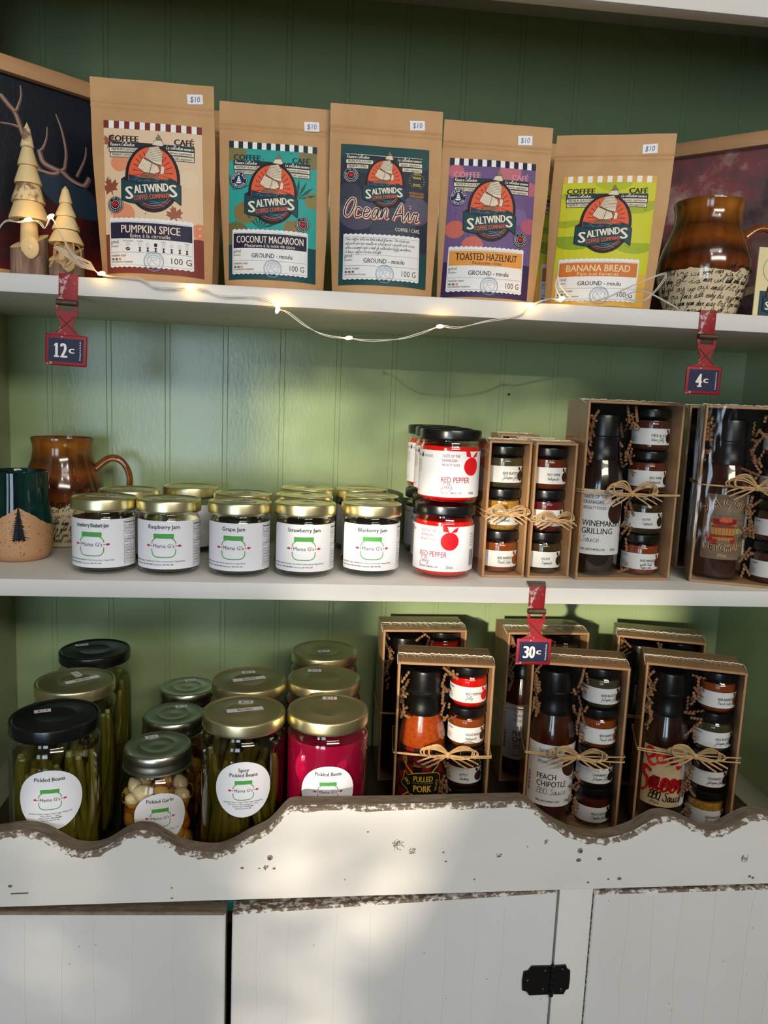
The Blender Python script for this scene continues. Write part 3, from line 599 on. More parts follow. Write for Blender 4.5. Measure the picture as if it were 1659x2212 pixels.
# ------------------------------------------------------------ gift boxes with bottles and mini jars
MR, MHT = .0232, .0534
def mini_label(t1, t2, col, sub=None):
    a = Art(); a.rect(-.045, 0, .0275, .0205, PAPER, 0); apple(a, .0190, .0088, .0066, col)
    fx = -.0075; a.text(t1, fx, .0102, .0031, '#2A2528', 2, min(.0205, .0021*len(t1)), al='l', bold=.012); a.script(t2, fx, .0048, .0040, '#3A3438', 2, min(.021, .0017*len(t2)), .085)
    if sub: a.script(sub, fx, .0012, .0036, '#3A3438', 2, .015, .085)
    a.text('OKANAGAN', -.0335, .0160, .0020, '#2A2528', 2, .009, al='l', bold=.012)
    for k in range(3): a.text(('small batch', 'big love', '110 mL')[k], -.0335, .0085-.0024*k, .0014, '#4A4448', 2, .007, al='l')
    return a
def mini_jar(P, phi, t1, t2, color, label, group, sub=None, apc=None, chunk=None, acol=None):
    t = thing('mini_jar', label, 'jar', P, phi, group); R = MR
    part('glass', cached('mini_glass', lambda: M().lathe([(0, .002), (R*.8, .001), (R*.9, 0), (R*.98, .002), (R, .005), (R, .0335), (R*.97, .0375), (R*.88, .040), (R*.86, .0435)], GLASS, 36)), t)
    part('preserve', fill(R, .0385, mat('mini_'+color[1:], color, .2, spec=.6, var=(chunk, acol) if chunk else None), .002), t)
    if chunk == 'x': pass
    cyl_label('label', cached_art(t1+t2, lambda: mini_label(t1, t2, apc or color, sub)), R, .0085, t)
    part('lid', cached('mini_lid', lambda: gold_lid(.0237, .0425, MHT, BLACKLID)), t, 'black lid')
    return t
BR, BH = .0305, .2045
def bottle(P, phi, color, art, label, name='sauce_bottle', speck=None):
    t = thing(name, label, 'bottle', P, phi, 'sauce bottles in the gift boxes')
    part('glass', cached('bottle_glass', lambda: M().lathe([(0, .003), (.022, .002), (.027, 0), (.0297, .003), (BR, .008), (BR, .112), (.0298, .120), (.0280, .130), (.0252, .141), (.0225, .150), (.0218, .156)], GLASS, 44)), t)
    part('sauce', M().lathe([(0, .004), (.026, .004), (.0292, .009), (.0295, .111), (.0288, .119), (.0270, .129), (.0242, .140), (.0215, .1495), (0, .1495)], mat('sauce_'+color[1:], color, .2, spec=.6, var=speck), 40), t)
    part('cap', cached('bottle_cap', lambda: M().lathe([(.0232, .1475), (.0234, .149), (.0230, .156), (.0220, .160), (.0215, .172), (.0220, .174), (.0220, .1765), (.0208, .178), (.0208, .200), (.0200, BH-.001), (.0185, BH), (.0175, BH-.001), (0, BH-.001)], BLACKCAP, 36)), t, 'black cap with shrink band')
    if art: cyl_label('label', art, BR, .028, t)
    return t
def tak_label(lines, sub, ml='375mL', apc='#3A1A14'):
    a = Art(); a.rect(-.040, 0, .052, .083, PAPER, 0); K = '#241C20'
    apple(a, .0245, .054, .0145, apc); L = -.0215
    for k, (t, wd) in enumerate((('TASTE OF THE', .029), ('OKANAGAN', .025), ('SPECIALTY FOODS', .0285))): a.text(t, L, .0715-.0068*k, .0048 if k < 2 else .0038, K, 2, wd, al='l', bold=.004)
    for k, t in enumerate(lines): a.text(t, L, .0365-.0098*k, .0074, K, 2, .0049*len(t), al='l', bold=.012)
    a.script(sub, L, .0165, .0078, K, 2, .0044*len(sub), .06)
    a.text('SMALL BATCH', L, .0052, .0029, K, 2, .0155, al='l', bold=.012); heart(a, L+.0175, .0066, .0012, K); a.text('BIG LOVE', L+.0195, .0052, .0029, K, 2, .0115, al='l', bold=.012); a.text(ml, L+.0385, .0052, .0034, K, 2, .0085, al='l', bold=.006)
    for k in range(14): a.rect(-.036, .014+.002*k, -.032, .014+.002*k+(.0012 if k % 3 else .0006), K, 1)
    return a
def pork_label():
    a = Art(); a.rect(-.045, 0, .045, .080, '#120A0C', 0); Y = '#E6B83C'
    for i in range(8):
        for j in range(7):
            if (i+j) % 2 == 0: a.rect(-.045+.0113*i, .0115*j, -.045+.0113*(i+1), min(.08, .0115*(j+1)), '#7A0E14', 1)
            elif i % 2 == 0: a.rect(-.045+.0113*i, .0115*j, -.045+.0113*(i+1), min(.08, .0115*(j+1)), '#3C0A0E', 1)
    for s in (-1, 1):
        a.stroke([(s*-.0255, .012), (s*.0215, .056)], .0017, Y, 2)
        for d in (-1, 0, 1): a.stroke([(s*.0215, .056), (s*.0225+d*.0025, .061+d*s*-.001), (s*.0245+d*.0026, .0665-d*s*.0016)], .0011, Y, 2)
    pig = catmull([(-.0245, .0355, 0), (-.0275, .0310, 0), (-.0250, .0275, 0), (-.0195, .0255, 0), (-.0140, .0185, 0), (-.010, .0185, 0), (-.0095, .009, 0), (-.0035, .0085, 0), (-.0028, .0165, 0), (.010, .0165, 0), (.0165, .0140, 0), (.0165, .0075, 0), (.0225, .0075, 0), (.0250, .020, 0), (.0270, .032, 0), (.0250, .0435, 0), (.016, .0480, 0), (-.002, .0485, 0), (-.0130, .0455, 0), (-.0175, .0435, 0), (-.0225, .0475, 0), (-.0235, .0415, 0)], 3, True)
    a.poly([(v.x, v.y) for v in pig], '#10140F', 3); a.stroke([(v.x, v.y) for v in pig], .0009, Y, 4, True)
    a.text('PULLED', .0025, .0365, .0072, Y, 5, .0245, bold=.02); a.text('PORK', .002, .0230, .0085, Y, 5, .0225, bold=.025)
    a.text('BBQ', -.0195, .0335, .0045, Y, 5, .0085, bold=.012, rot=-.75); a.text('SAUCE', .0222, .0300, .0036, Y, 5, .0150, bold=.008, rot=1.42)
    for k in range(9): a.rect(-.011+.003*k, .0342, -.011+.003*k+.0017, .0347, '#D8CFA8', 5)
    a.script('Small Batch', -.012, .056, .0055, '#C98A4A', 4, .024, .09); a.script('B.C. Made', -.008, .0045, .005, Y, 4, .017, .1); a.text('375mL', .0, -.0005+.001, .0030, '#B89A6A', 4, .0095); return a
def ketchup_label():
    a = Art(); a.rect(-.030, 0, .0265, .083, mat('label_planks', '#8A7560', .6, var=(60, '#6E5C4A'), scale=(.3, 1, 3)), 0); a.rect(.0265, 0, .045, .083, PAPER, 0)
    for k in range(1, 6): a.rect(-.030, .0138*k, .0265, .0138*k+.0004, '#54463A', 1)
    for k in range(24): a.rect(.030, .012+.0025*k, .0365, .012+.0025*k+(.0016 if k % 4 else .0008), '#4A4A50', 1)
    C1, C2 = '#E8D0A0', '#5E1418'
    for bd, cc, l in ((.075, C1, 2), (.02, C2, 3)):
        for k, ch in enumerate('BACON'):
            a_ = math.radians(140-25*k); a.text(ch, .028*math.cos(a_)-.002, .046+.0225*math.sin(a_), .0105, cc, l, None, .72, bd, 'c', (a_-PI/2)*.75)
        a.text('KETCHUP', -.0025, .0115, .0088, cc, l, .045, bold=bd, warp=lambda u, py: py-.002*math.sin(PI*(u+.5))+.0015)
    a.text('375mL', -.0025, .0035, .0038, '#E8CF8A', 3, .0115, bold=.004); a.script('B.C. Made', .0115, .034, .0062, '#E8CF8A', 3, .0125, .1)
    a.poly([(-.0165, .0245), (.009, .0245), (.0118, .0465), (-.0193, .0465)], '#C08A48', 2)
    for k in range(1, 7): a.stroke([(-.0165+.0036*k, .0245), (-.0193+.00445*k, .0465)], .0005, '#7A4E24', 3)
    for y in (.0285, .0405): a.rect(-.0178, y, .0103, y+.003, '#8A3A20', 4)
    a.ell(-.00375, .0475, .0155, .0042, '#6E3A1C', 3)
    for k in range(16): a.ell(-.0165+.0017*k, .0490+.0016*math.sin(2.3*k), .0022, .0022, '#A81822', 5, 12)
    a.poly([(-.010, .049), (-.006, .0555), (-.001, .0525), (.003, .0555), (.0065, .049), (-.002, .0475)], '#D0623C', 6)
    for x, y in ((-.0180, .0255), (-.0125, .0235), (.0085, .0240), (-.0215, .031)): a.ell(x, y, .0030, .0030, '#B81C24', 6, 14)
    return a
def smear_label():
    a = Art(); a.rect(-.034, 0, .0215, .080, mat('label_parchment', '#D8C6A0', .6, var=(40, '#BFA880')), 0); a.rect(.0215, 0, .036, .080, PAPER, 0)
    for k in range(22): a.rect(.026, .02+.0023*k, .033, .02+.0023*k+(.0015 if k % 4 else .0007), '#3A3A40', 1)
    R1, R2, R3 = '#C0161C', '#8E1016', '#E03A2A'; tp = lambda u: .5+.9*abs(math.sin(3*u+.6))
    a.script('meer', -.0215, .0235, .030, R1, 2, .043, .17, slant=.05, rot=-.06, taper=tp); a.script('meer', -.0208, .0245, .030, R2, 3, .043, .05, slant=.05, rot=-.06)
    a.stroke([(v.x, v.y) for v in catmull([(-.020, .046, 0), (-.029, .050, 0), (-.032, .041, 0), (-.025, .034, 0), (-.0255, .022, 0), (-.033, .015, 0)], 5)], .0046, R1, 2, taper=tp)
    for pts, c in (([(-.031, .070), (-.024, .077), (-.018, .070), (-.026, .063), (-.031, .070)], R1), ([(-.015, .068), (-.008, .072), (-.004, .064), (-.012, .060), (-.015, .068)], R3), ([(.002, .078), (.003, .062), (.009, .061)], R2), ([(-.004, .070), (.010, .071)], R2), ([(.011, .062), (.014, .054), (.019, .056)], R1), ([(-.027, .062), (-.020, .055), (-.012, .060)], R3)):
        a.stroke([(v.x, v.y) for v in catmull([(x, y, 0) for x, y in pts], 5)], .0040, c, 2, taper=tp)
    a.script('BBQ Sauce', -.0215, .0105, .0115, '#1E1414', 4, .043, .11, slant=.1, rot=-.08); a.text('375mL', -.0125, .0035, .0036, '#3A2A26', 4, .0125, bold=.004); return a
def crinkle(name, xf, boxes, n, seed, label, lim):
    r = random.Random(seed); m = M(); done = 0; W_ = (lim[0]+.0042)*2
    def cyl_at(z): return ((-W_/2+.0048+BR, .0325, BR if z < .118 else .0305-(z-.118)*.22 if z < .148 else .0234), (W_/2-.0043-MR, .031, .0237))
    for k in range(n*8):
        if done >= n: break
        x0, x1, y0, y1, z0, z1 = boxes[k % len(boxes)]; p = Vector((r.uniform(x0, x1), r.uniform(y0, y1), r.uniform(z0, z1)))
        d = Vector((r.uniform(-.5, .5), r.uniform(-.4, .4), r.uniform(-1, 1))).normalized(); s = d.cross(Vector((r.uniform(-1, 1), -1, r.uniform(-.4, .4)))).normalized()*.0016; up_ = d.cross(s).normalized()*.0011
        q = r.randint(5, 11); vs = []
        for i in range(q):
            c = p+d*(.0024*(i-q/2))+up_*(1 if i % 2 else -1); pq = [c+s, c-s]; [(setattr(w3, 'x', min(max(w3.x, -lim[0]), lim[0])), setattr(w3, 'y', min(max(w3.y, .0015), lim[1])), setattr(w3, 'z', min(max(w3.z, .0045), lim[2]))) for w3 in pq]; vs += pq
        if any((w3.x-bx_)**2+(w3.y-by_)**2 < (rr_+.0014)**2 for w3 in vs+[(vs[i]+vs[i+2])/2 for i in range(len(vs)-2)] for bx_, by_, rr_ in cyl_at(w3.z)): continue
        m.add(vs, [(2*i, 2*i+1, 2*i+3, 2*i+2) for i in range(q-1)], CRINK, False, xf); done += 1
    o = part('crinkle_paper', m, None); tagit(o, label, 'paper filling', 'kraft crinkle paper in the gift boxes', 'stuff'); return o
def gift_box(name, L, yaw, z, W, H, D, label, tz=.45, bow=.06, bscale=1, seed=1, seam=True, tilt=0):
    """tray with its front open, film over the front, raffia tied round it; origin at the middle of its front foot"""
    r = random.Random(seed); cx = L[0]+W/2*math.cos(yaw); cy = L[1]+W/2*math.sin(yaw)
    t = thing(name, label, 'gift box', (cx, cy, z), yaw, 'kraft gift boxes'); k = .0028; x0, x1 = -W/2, W/2
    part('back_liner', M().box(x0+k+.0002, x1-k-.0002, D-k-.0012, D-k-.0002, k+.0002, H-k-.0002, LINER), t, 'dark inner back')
    part('tray', M().box(x0, x1, D-k, D, 0, H, CARD).box(x0, x0+k, 0, D-k, 0, H, CARD, .0004).box(x1-k, x1, 0, D-k, 0, H, CARD, .0004).box(x0+k, x1-k, 0, D-k, 0, k, CARD).box(x0+k, x1-k, 0, D-k, H-k, H, CARD, .0004), t)
    f = M(); g = 14; e = .0009
    def wob(u, v): return .0012*math.sin(PI*u)*math.sin(PI*v)+.0004*math.sin(9*u+5*v+seed)
    f.add([(x0-e+(W+2*e)*i/g, -e-wob(i/g, j/g)*.6, H*j/g) for j in range(g+1) for i in range(g+1)], [(j*(g+1)+i, j*(g+1)+i+1, (j+1)*(g+1)+i+1, (j+1)*(g+1)+i) for j in range(g) for i in range(g)], CELLO, True)
    f.add([(x0-e, -e, H+e), (x1+e, -e, H+e), (x1+e, D, H+e), (x0-e, D, H+e), (x0-e, -e, 0), (x1+e, -e, 0), (x1+e, D, 0), (x0-e, D, 0)], [(0, 1, 2, 3), (0, 3, 7, 4), (1, 5, 6, 2)], CELLO)
    if seam:
        f.tube([(x0+(W)*i/60, D*.45+.0016*math.sin(i*1.7+seed)*r.random(), H+.0012+.0012*r.random()) for i in range(61)], .0007, SEAM, 4)
        for s in (x0, x1): f.tube(catmull([(s, D*.45, H+.002), (s*1.02, D*.3, H+.001), (s*1.015, .004, H-.004)], 4), .0006, SEAM, 4)
        for i in range(16): f.tube([(x0+W*(i+.5)/16, D*.45, H+.0012), (x0+W*(i+.5)/16+r.uniform(-.004, .004), D*.45-.01-.008*r.random(), H+.001)], .0002, SEAM, 3)
    part('cellophane_wrap', f, t, 'clear crinkled film')
    if tz is not None:
        h = H*tz; tw = M(); o = .0024 if W > .1 else .0021
        for q in (-.0012, .0014):
            cs_ = [(x0-o, -o), (x1+o, -o), (x1+o, D+o), (x0-o, D+o)]; ring_ = []; e0 = h+q+.003*r.uniform(-1, 1); e1 = h+q+.003*r.uniform(-1, 1); hs = (e0, e1, h+q, h+q)
            for i4 in range(4):
                (ax, ay), (bx, by) = cs_[i4], cs_[(i4+1) % 4]
                for i6 in range(8): u6 = (i6+.06)/8; ring_.append((ax+(bx-ax)*u6, ay+(by-ay)*u6-(.0014*math.sin(PI*u6) if i4 == 0 else 0), hs[i4]+(hs[(i4+1) % 4]-hs[i4])*u6-(.0016*math.sin(PI*u6) if i4 == 0 else 0)))
            tw.tube(ring_, .0009, RAFFIA, 6, True, .7)
        B = Vector((bow*W-.0, -.0050, h)); s_ = bscale
        for sgn in (-1, 1):
            for q in range(4):
                hh = .0095*s_+.0026*q*s_; ln = (.033-.0025*q)*s_*(1+.12*r.uniform(-1, 1)); dy = -.0015*q
                tw.tube(catmull([B, B+Vector((sgn*ln*.5, -.004+dy, hh*.9)), B+Vector((sgn*ln, -.003+dy, hh*.75)), B+Vector((sgn*ln*1.02, -.002+dy, hh*.1)), B+Vector((sgn*ln*.5, -.002+dy, -hh*.12))], 5, True), .0013, RAFFIA, 6, True, .6)
            for q in range(3):
                e2 = B+Vector((sgn*(.026+.006*q)*s_, -.004-.001*q, -(.016-.004*q)*s_)); tw.tube(catmull([B, (B+e2)/2+Vector((0, -.003, .002*q)), e2], 5), .0011, RAFFIA, 6, False, .6)
        tw.ball(B+Vector((0, -.001, 0)), (.0034*s_, .0032, .0042*s_), RAFFIA, 12)
        for q in range(10): a_ = r.uniform(0, 6.3); p = B+Vector((r.uniform(-.04, .04)*s_, 0, r.uniform(-.004, .004))); tw.tube([p, p+Vector((.007*math.cos(a_), -.003, .007*math.sin(a_)))], .00018, RAFFIA, 3)
        part('raffia_bow', tw, t)
    xf = Matrix.Translation((cx, cy, z)) @ Matrix.Rotation(yaw, 4, 'Z')
    return t, xf
GJ = 'mini preserve jars in the gift boxes'
PRES = {'blasted': ('BEER BLASTED', 'Jalapeño Jelly', '#4E4632', None, '#3A2418'), 'barreled': ('BEER BARRELED', 'Peach Salsa', '#9A4A1A', (70, '#8E3E12'), '#8E4A22'), 'cranberry': ('CRANBERRY', 'Jalapeño Jelly', '#2A0C10', None, '#2A1418'), 'roasted': ('FIRE ROASTED', 'Tomato Salsa', '#5A1C12', (80, '#3E120C'), '#3A1812'),
        'redwine': ('RED WINE', 'Antipasto', '#7A3018', (60, '#6A2414'), '#3A1A14'), 'brewhouse': ('BREWHOUSE', 'Mustard', '#946624', (260, '#D8A048'), '#4A2A1A'), 'olive': ('OLIVE', 'Tapenade', '#453418', (90, '#3A2C12'), '#33241A'), 'rose': ('ROSÉ WINE JELLY', 'with Pink', '#A84C20', (40, '#7E1A14'), '#6A2A1C'), 'fire': ('FIRE & ICE', 'Wine Jelly', '#5E2A20', None, '#2E1A18'),
        'pepper': ('RED PEPPER', 'Jelly', '#E2140E', None, '#D8101C'), 'veg': ('VEGETARIAN', 'Antipasto', '#A04C1A', (70, '#8E3A12'), '#4A2418'), 'apple': ('APPLE', 'Chutney', '#5A2C1C', (60, '#3E1C12'), '#3A1A14'), 'cherry': ('CHERRY', 'Antipasto', '#5A1420', (50, '#7A1A2A'), '#3A1A14')}
def put_minis(xf, yaw, x, z0, kinds, labels, rots, y=.031, base=.0032):
    for i, (k, lb) in enumerate(zip(kinds, labels)):
        t1, t2, c, ch, ac = PRES[k]; P = xf @ Vector((x, y, base+i*(MHT+.0001)))
        mini_jar(P, yaw+math.radians(rots[i % len(rots)]), t1, t2, c, lb, GJ, 'Peppercorns' if k == 'rose' else None, ac, ch[0] if ch else None, ch[1] if ch else None)
def combo(L, yaw, z, W, H, D, boxlabel, who, bcol, bart, blabel, kinds, names, seed, brot=0, jrot=0, tz=.45, bow=.06, speck=None, bscale=1, hid=0):
    t, xf = gift_box('gift_box', L, yaw, z, W, H, D, boxlabel, tz, bow, bscale, seed)
    bottle(xf @ Vector((-W/2+.0028+BR+.002, .0325, .0032)), yaw+math.radians(brot), bcol, bart, blabel, speck=speck)
    put_minis(xf, yaw, W/2-.0028-MR-.0015, z, kinds, names, (jrot, jrot-6, jrot+5, jrot))
    xg = -W/2+.0028+2*BR+.0015
    crinkle('crinkle', xf, [(xg-.010, xg+.006, .004, .018, H*.55, H-.012), (xg-.004, xg+.004, .002, .010, .01, H*.5), (-W/2+.005, -W/2+.014, .004, .02, H*.62, H-.01), (-.01, .02, .03, .055, .1*H, H-.01)], 52, seed, 'kraft crinkle paper tucked round the bottle in '+who, (W/2-.0042, D-.0062, H-.0045))
    return xf
def yawof(a, b): return math.atan2(b[1]-a[1], b[0]-a[0])
# middle shelf
HB, DB_ = .2242, .068
combo((.3383, .0463), yawof((.3383, .0463), (.4647, .0507)), S2, .1264, HB, DB_, 'large film-wrapped gift box with the winemaker\'s sauce bottle, middle shelf', 'the winemaker\'s box', '#22090A', tak_label(["WINEMAKER'S", 'GRILLING'], 'Sauce'), 'dark bottle labelled Winemaker\'s Grilling Sauce in the middle-shelf box',
      ['rose', 'olive', 'redwine', 'fire'], ['mini jar labelled Rosé Wine Jelly, bottom of the winemaker\'s box', 'mini jar labelled Olive Tapenade, second from bottom in the winemaker\'s box', 'mini jar labelled Red Wine Antipasto, just above the bow of the winemaker\'s box', 'mini jar labelled Fire & Ice, top of the winemaker\'s box'], 3, -15, -4, .495, -.0)
yb_ = yawof((.490, .0475), (.577, .0143))
combo((.490, .0475), yb_, S2, .1264, HB, DB_, 'large film-wrapped gift box with the bacon ketchup bottle, cut by the right edge', 'the bacon ketchup box', '#3E0E0B', ketchup_label(), 'dark red bottle labelled Bacon Ketchup at the right edge',
      ['apple', 'roasted', 'cranberry', 'veg'], ['mini jar at the bottom of the bacon ketchup box, right edge', 'mini jar labelled Fire Roasted in the bacon ketchup box', 'mini jar by the bow of the bacon ketchup box, right edge', 'mini jar at the top of the bacon ketchup box, right edge'], 5, 6, 12, .56, .03)
gift_box('gift_box', (.512, .130), -.25, S2, .1264, HB, DB_, 'dark-sided gift box standing behind the bacon ketchup box', None, seed=8)
def small_box(L, yaw, kinds, names, label, seed, tz, bow, bs, jrot):
    t, xf = gift_box('small_gift_box', L, yaw, S2, .0536, .1706, .060, label, tz, bow, bs, seed)
    put_minis(xf, yaw, 0, S2, kinds, names, (jrot,), .030); return xf
small_box((.2190, .0498), 0, ['barreled', 'brewhouse', 'blasted'], ['mini jar of orange Peach Salsa, bottom of the narrow box by the red jelly', 'mini jar of Brewhouse Mustard behind the bow of the left narrow box', 'mini jar of pale Beer Blasted jelly, top of the left narrow box'], 'narrow gift box of three mini jars, next to the red jelly stack', 11, .475, -.02, .75, 3)
small_box((.2772, .0491), .02, ['olive', 'cherry', 'redwine'], ['mini jar labelled Olive Tapenade, bottom of the right narrow box', 'mini jar of dark red antipasto behind the bow of the right narrow box', 'mini jar labelled Red Wine Antipasto, top of the right narrow box'], 'narrow gift box of three mini jars, beside the winemaker\'s box', 12, .44, .02, .72, 0)
gift_box('small_gift_box', (.2785, .1160), .03, S2, .0536, .1706, .060, 'narrow gift box directly behind the right narrow box', None, seed=13)
gift_box('small_gift_box', (.2690, .1900), 0, S2, .0536, .1740, .060, 'narrow gift box farthest back, its top showing above the others', None, seed=14)
# on the deck
LP, RP = (.1161, .0281), (.2326, .0152)
PK = '#A83C0E'
combo(LP, yawof(LP, RP), S3, .1185, HB, .068, 'sunlit film-wrapped gift box with the pulled pork sauce bottle', 'the pulled pork box', PK, pork_label(), 'orange-red bottle labelled Pulled Pork BBQ Sauce behind the rail',
      ['olive', 'apple', 'veg', 'pepper'], ['mini jar at the very bottom of the pulled pork box, behind the rail', 'mini jar labelled Apple Chutney in the pulled pork box', 'mini jar labelled Vegetarian behind the bow of the pulled pork box', 'bright red mini jar of Red Pepper Jelly, top of the pulled pork box'], 21, 0, 6, .485, .06, (240, '#C9571C'))
LP, RP = (.2864, .033), (.4053, .0081)
combo(LP, yawof(LP, RP), S3, .1205, HB, .068, 'film-wrapped gift box with the peach chipotle bottle, below the 30c sign', 'the front peach chipotle box', '#451609', tak_label(['PEACH', 'CHIPOTLE'], 'BBQ Sauce', '375mL', '#3E1A14'), 'bottle labelled Peach Chipotle BBQ Sauce in the front box behind the rail',
      ['roasted', 'cranberry', 'barreled', 'blasted'], ['mini jar labelled Fire Roasted, bottom of the front peach chipotle box', 'mini jar labelled Cranberry, under the bow of the front peach chipotle box', 'mini jar labelled Beer Barreled in the front peach chipotle box', 'mini jar labelled Beer Blasted, top of the front peach chipotle box'], 22, 4, 10, .47, .04)
LP, RP = (.4362, .0323), (.5495, -.0062)
combo(LP, yawof(LP, RP), S3, .1200, HB, .068, 'film-wrapped gift box with the red-scrawled bottle, rightmost behind the rail', 'the rightmost deck box', '#2C0A09', smear_label(), 'dark bottle with red brush lettering in the rightmost deck box',
      ['brewhouse', 'cranberry', 'blasted', 'barreled'], ['mini jar labelled Brewhouse, bottom of the rightmost deck box', 'mini jar labelled Cranberry, under the bow of the rightmost deck box', 'mini jar labelled Beer Blasted, above the bow of the rightmost deck box', 'mini jar labelled Beer Barreled, top of the rightmost deck box'], 23, 6, 14, .49, .07)
hid = 'mini jar low in the gift box behind, mostly hidden by the pulled pork box'
combo((.1108, .1595), .016, S3, .1190, HB, .068, 'gift box standing behind the pulled pork box', 'the box behind the pulled pork one', '#1A0A0C', None, 'black-capped dark bottle in the gift box behind the pulled pork box',
      ['apple', 'veg', 'roasted', 'pepper'], [hid, hid, hid, 'red mini jar at the top of the box behind the pulled pork one'], 24, 0, 0, .46, .1)
hid = 'mini jar low in the rear peach chipotle box, hidden behind the front one'
combo((.2883, .1540), .016, S3, .1193, HB, .068, 'gift box behind the 30c sign, with a second peach chipotle bottle', 'the rear peach chipotle box', '#4A180E', tak_label(['PEACH', 'CHIPOTLE'], 'BBQ Sauce'), 'bottle labelled Peach Chipotle in the rear box, half hidden by the front one',
      ['roasted', 'cranberry', 'barreled', 'blasted'], [hid, hid, hid, 'mini jar with black lid at the top of the rear peach chipotle box'], 25, 6, 4, .5, .1)
hid = 'mini jar low in the box behind the rightmost one, mostly hidden'
combo((.4468, .147), -.30, S3, .1185, HB, .068, 'dark gift box standing behind the rightmost deck box', 'the box behind the rightmost one', '#12080A', None, 'black-capped bottle in the gift box behind the rightmost deck box',
      ['olive', 'cherry', 'cranberry', 'fire'], [hid, hid, hid, 'mini jar with black lid, top of the box behind the rightmost deck box'], 26, 0, 0, .48, .1)

# ------------------------------------------------------------ coffee pouches
def emblem():
    """round sailing-ship emblem with its banner; 1 unit = label width, centred"""
    a = Art(); a.ell(0, 0, .278, .352, '#241A1C', 1, 44); a.ell(0, .006, .245, .318, '#E2603C', 2, 44)
    for k in range(26):
        t = 2*PI*k/26+.1
        if math.sin(t) > -.25: a.poly([(.07*math.cos(t), .05+.07*math.sin(t)), (.205*math.cos(t+.022), .04+.255*math.sin(t+.022)), (.205*math.cos(t-.022), .04+.255*math.sin(t-.022))], '#7A2A22', 3)
    a.ring(0, .006, .236, .308, .006, '#E2603C', 3)
    sea = [(.240*math.cos(t), .006+.314*math.sin(t)) for t in [PI+.03+(PI-.06)*k/24 for k in range(25)]]
    a.poly([(-.24, .03), (-.19, .012), (-.12, .0), (-.05, -.012), (.03, .0), (.10, -.006), (.17, .006), (.24, -.004)]+sea[::-1], '#17384A', 4)
    for k in range(9): x = -.2+.05*k; a.stroke([(x-.028, -.03+.012*math.sin(k*2)), (x, -.018+.012*math.sin(k*2)), (x+.012, -.035), (x+.03, -.03)], .007, '#4A8A9A' if k % 2 else '#2C6074', 5)
    for k in range(4): a.stroke([(-.05+.03*k, -.245-.018*(k % 3)), (.0+.04*k, -.235-.018*(k % 3)), (.06+.03*k, -.25-.018*(k % 3))], .006, '#4A8A9A', 5)
    a.ring(0, .006, .222, .292, .007, '#E2603C', 6, 20, PI*1.2, PI*1.8)
    S_, D_ = '#E6D6BC', '#5A463C'
    a.poly([(-.125, .012), (-.10, .045), (.03, .035), (.085, .0), (.06, -.022), (-.08, -.016)], '#5A2C22', 6)
    for k in range(3): a.stroke([(-.11, .03-.013*k), (.0, .030-.013*k), (.075, .008-.010*k)], .004, '#C9A88A', 7)
    for q, c in (([(-.15, .10), (-.095, .205), (-.02, .17), (.055, .135), (.075, .07), (.02, .045), (-.08, .055)], S_), ([(-.08, .215), (-.03, .32), (.06, .335), (.105, .27), (.095, .14), (.02, .155)], S_), ([(-.005, .345), (.025, .395), (.09, .40), (.115, .35), (.09, .335)], S_), ([(.04, .405), (.055, .465), (.10, .395)], '#8A7A6C'), ([(.09, .14), (.125, .12), (.115, .05), (.075, .05)], S_)):
        a.poly(q, c, 7); a.stroke(q, .006, D_, 8, True)
    for k in range(8): a.stroke([(v.x, v.y) for v in catmull([(-.07+.006*k, .225+.012*k, 0), (.005, .188+.018*k, 0), (.098, .185+.017*k, 0)], 4)], .0042, D_, 8)
    for k in range(6): a.stroke([(-.135+.02*k, .085-.004*k), (-.085+.024*k, .175-.008*k)], .003, '#9A8672', 8)
    a.stroke([(-.085, .195), (.06, .13)], .006, D_, 9); a.stroke([(.0, .17), (-.03, .05)], .006, D_, 9); a.stroke([(.06, .02), (.075, .44)], .008, D_, 6)
    B = [(v.x, v.y) for v in catmull([(-.315, -.02, 0), (-.2, -.055, 0), (-.08, -.065, 0), (.08, -.03, 0), (.2, -.02, 0), (.285, -.055, 0)], 4)]
    Bl = [(v.x, v.y) for v in catmull([(-.315, -.235, 0), (-.2, -.265, 0), (-.08, -.25, 0), (.08, -.205, 0), (.2, -.2, 0), (.285, -.255, 0)], 4)]
    a.poly([(-.315, -.02), (-.285, .0), (-.26, -.0), (-.26, -.24), (-.315, -.235)], '#14262C', 8); a.poly([(.285, -.055), (.285, -.255), (.235, -.215), (.24, -.02)], '#14262C', 8)
    a.poly(B+Bl[::-1], '#1E444C', 9); a.stroke(B+Bl[::-1], .009, '#14262C', 10, True)
    C_ = '#F0E6D0'; rt_ = .135
    a.text('S', -.232, -.226, .125, C_, 11, .072, bold=.03, rot=.06); a.text('S', .213, -.178, .125, C_, 11, .072, bold=.03, rot=.1)
    a.text('ALTWIND', -.008, -.146, .082, C_, 11, .345, bold=.03, rot=rt_); a.text('COFFEE COMPANY', -.005, -.214, .046, '#E2603C', 11, .365, bold=.015, rot=rt_); return a
LEAF = [(0, -.5), (.05, -.2), (.35, -.28), (.28, -.12), (.5, .05), (.38, .1), (.42, .28), (.22, .2), (.14, .15), (.18, .42), (.08, .36), (0, .55), (-.08, .36), (-.18, .42), (-.14, .15), (-.22, .2), (-.42, .28), (-.38, .1), (-.5, .05), (-.28, -.12), (-.35, -.28), (-.05, -.2)]
def maple(a, x, y, s, c, l, rot=0):
    cs, sn = math.cos(rot)*s, math.sin(rot)*s; return a.poly([(x+p*cs-q*sn, y+p*sn+q*cs) for p, q in LEAF], c, l)
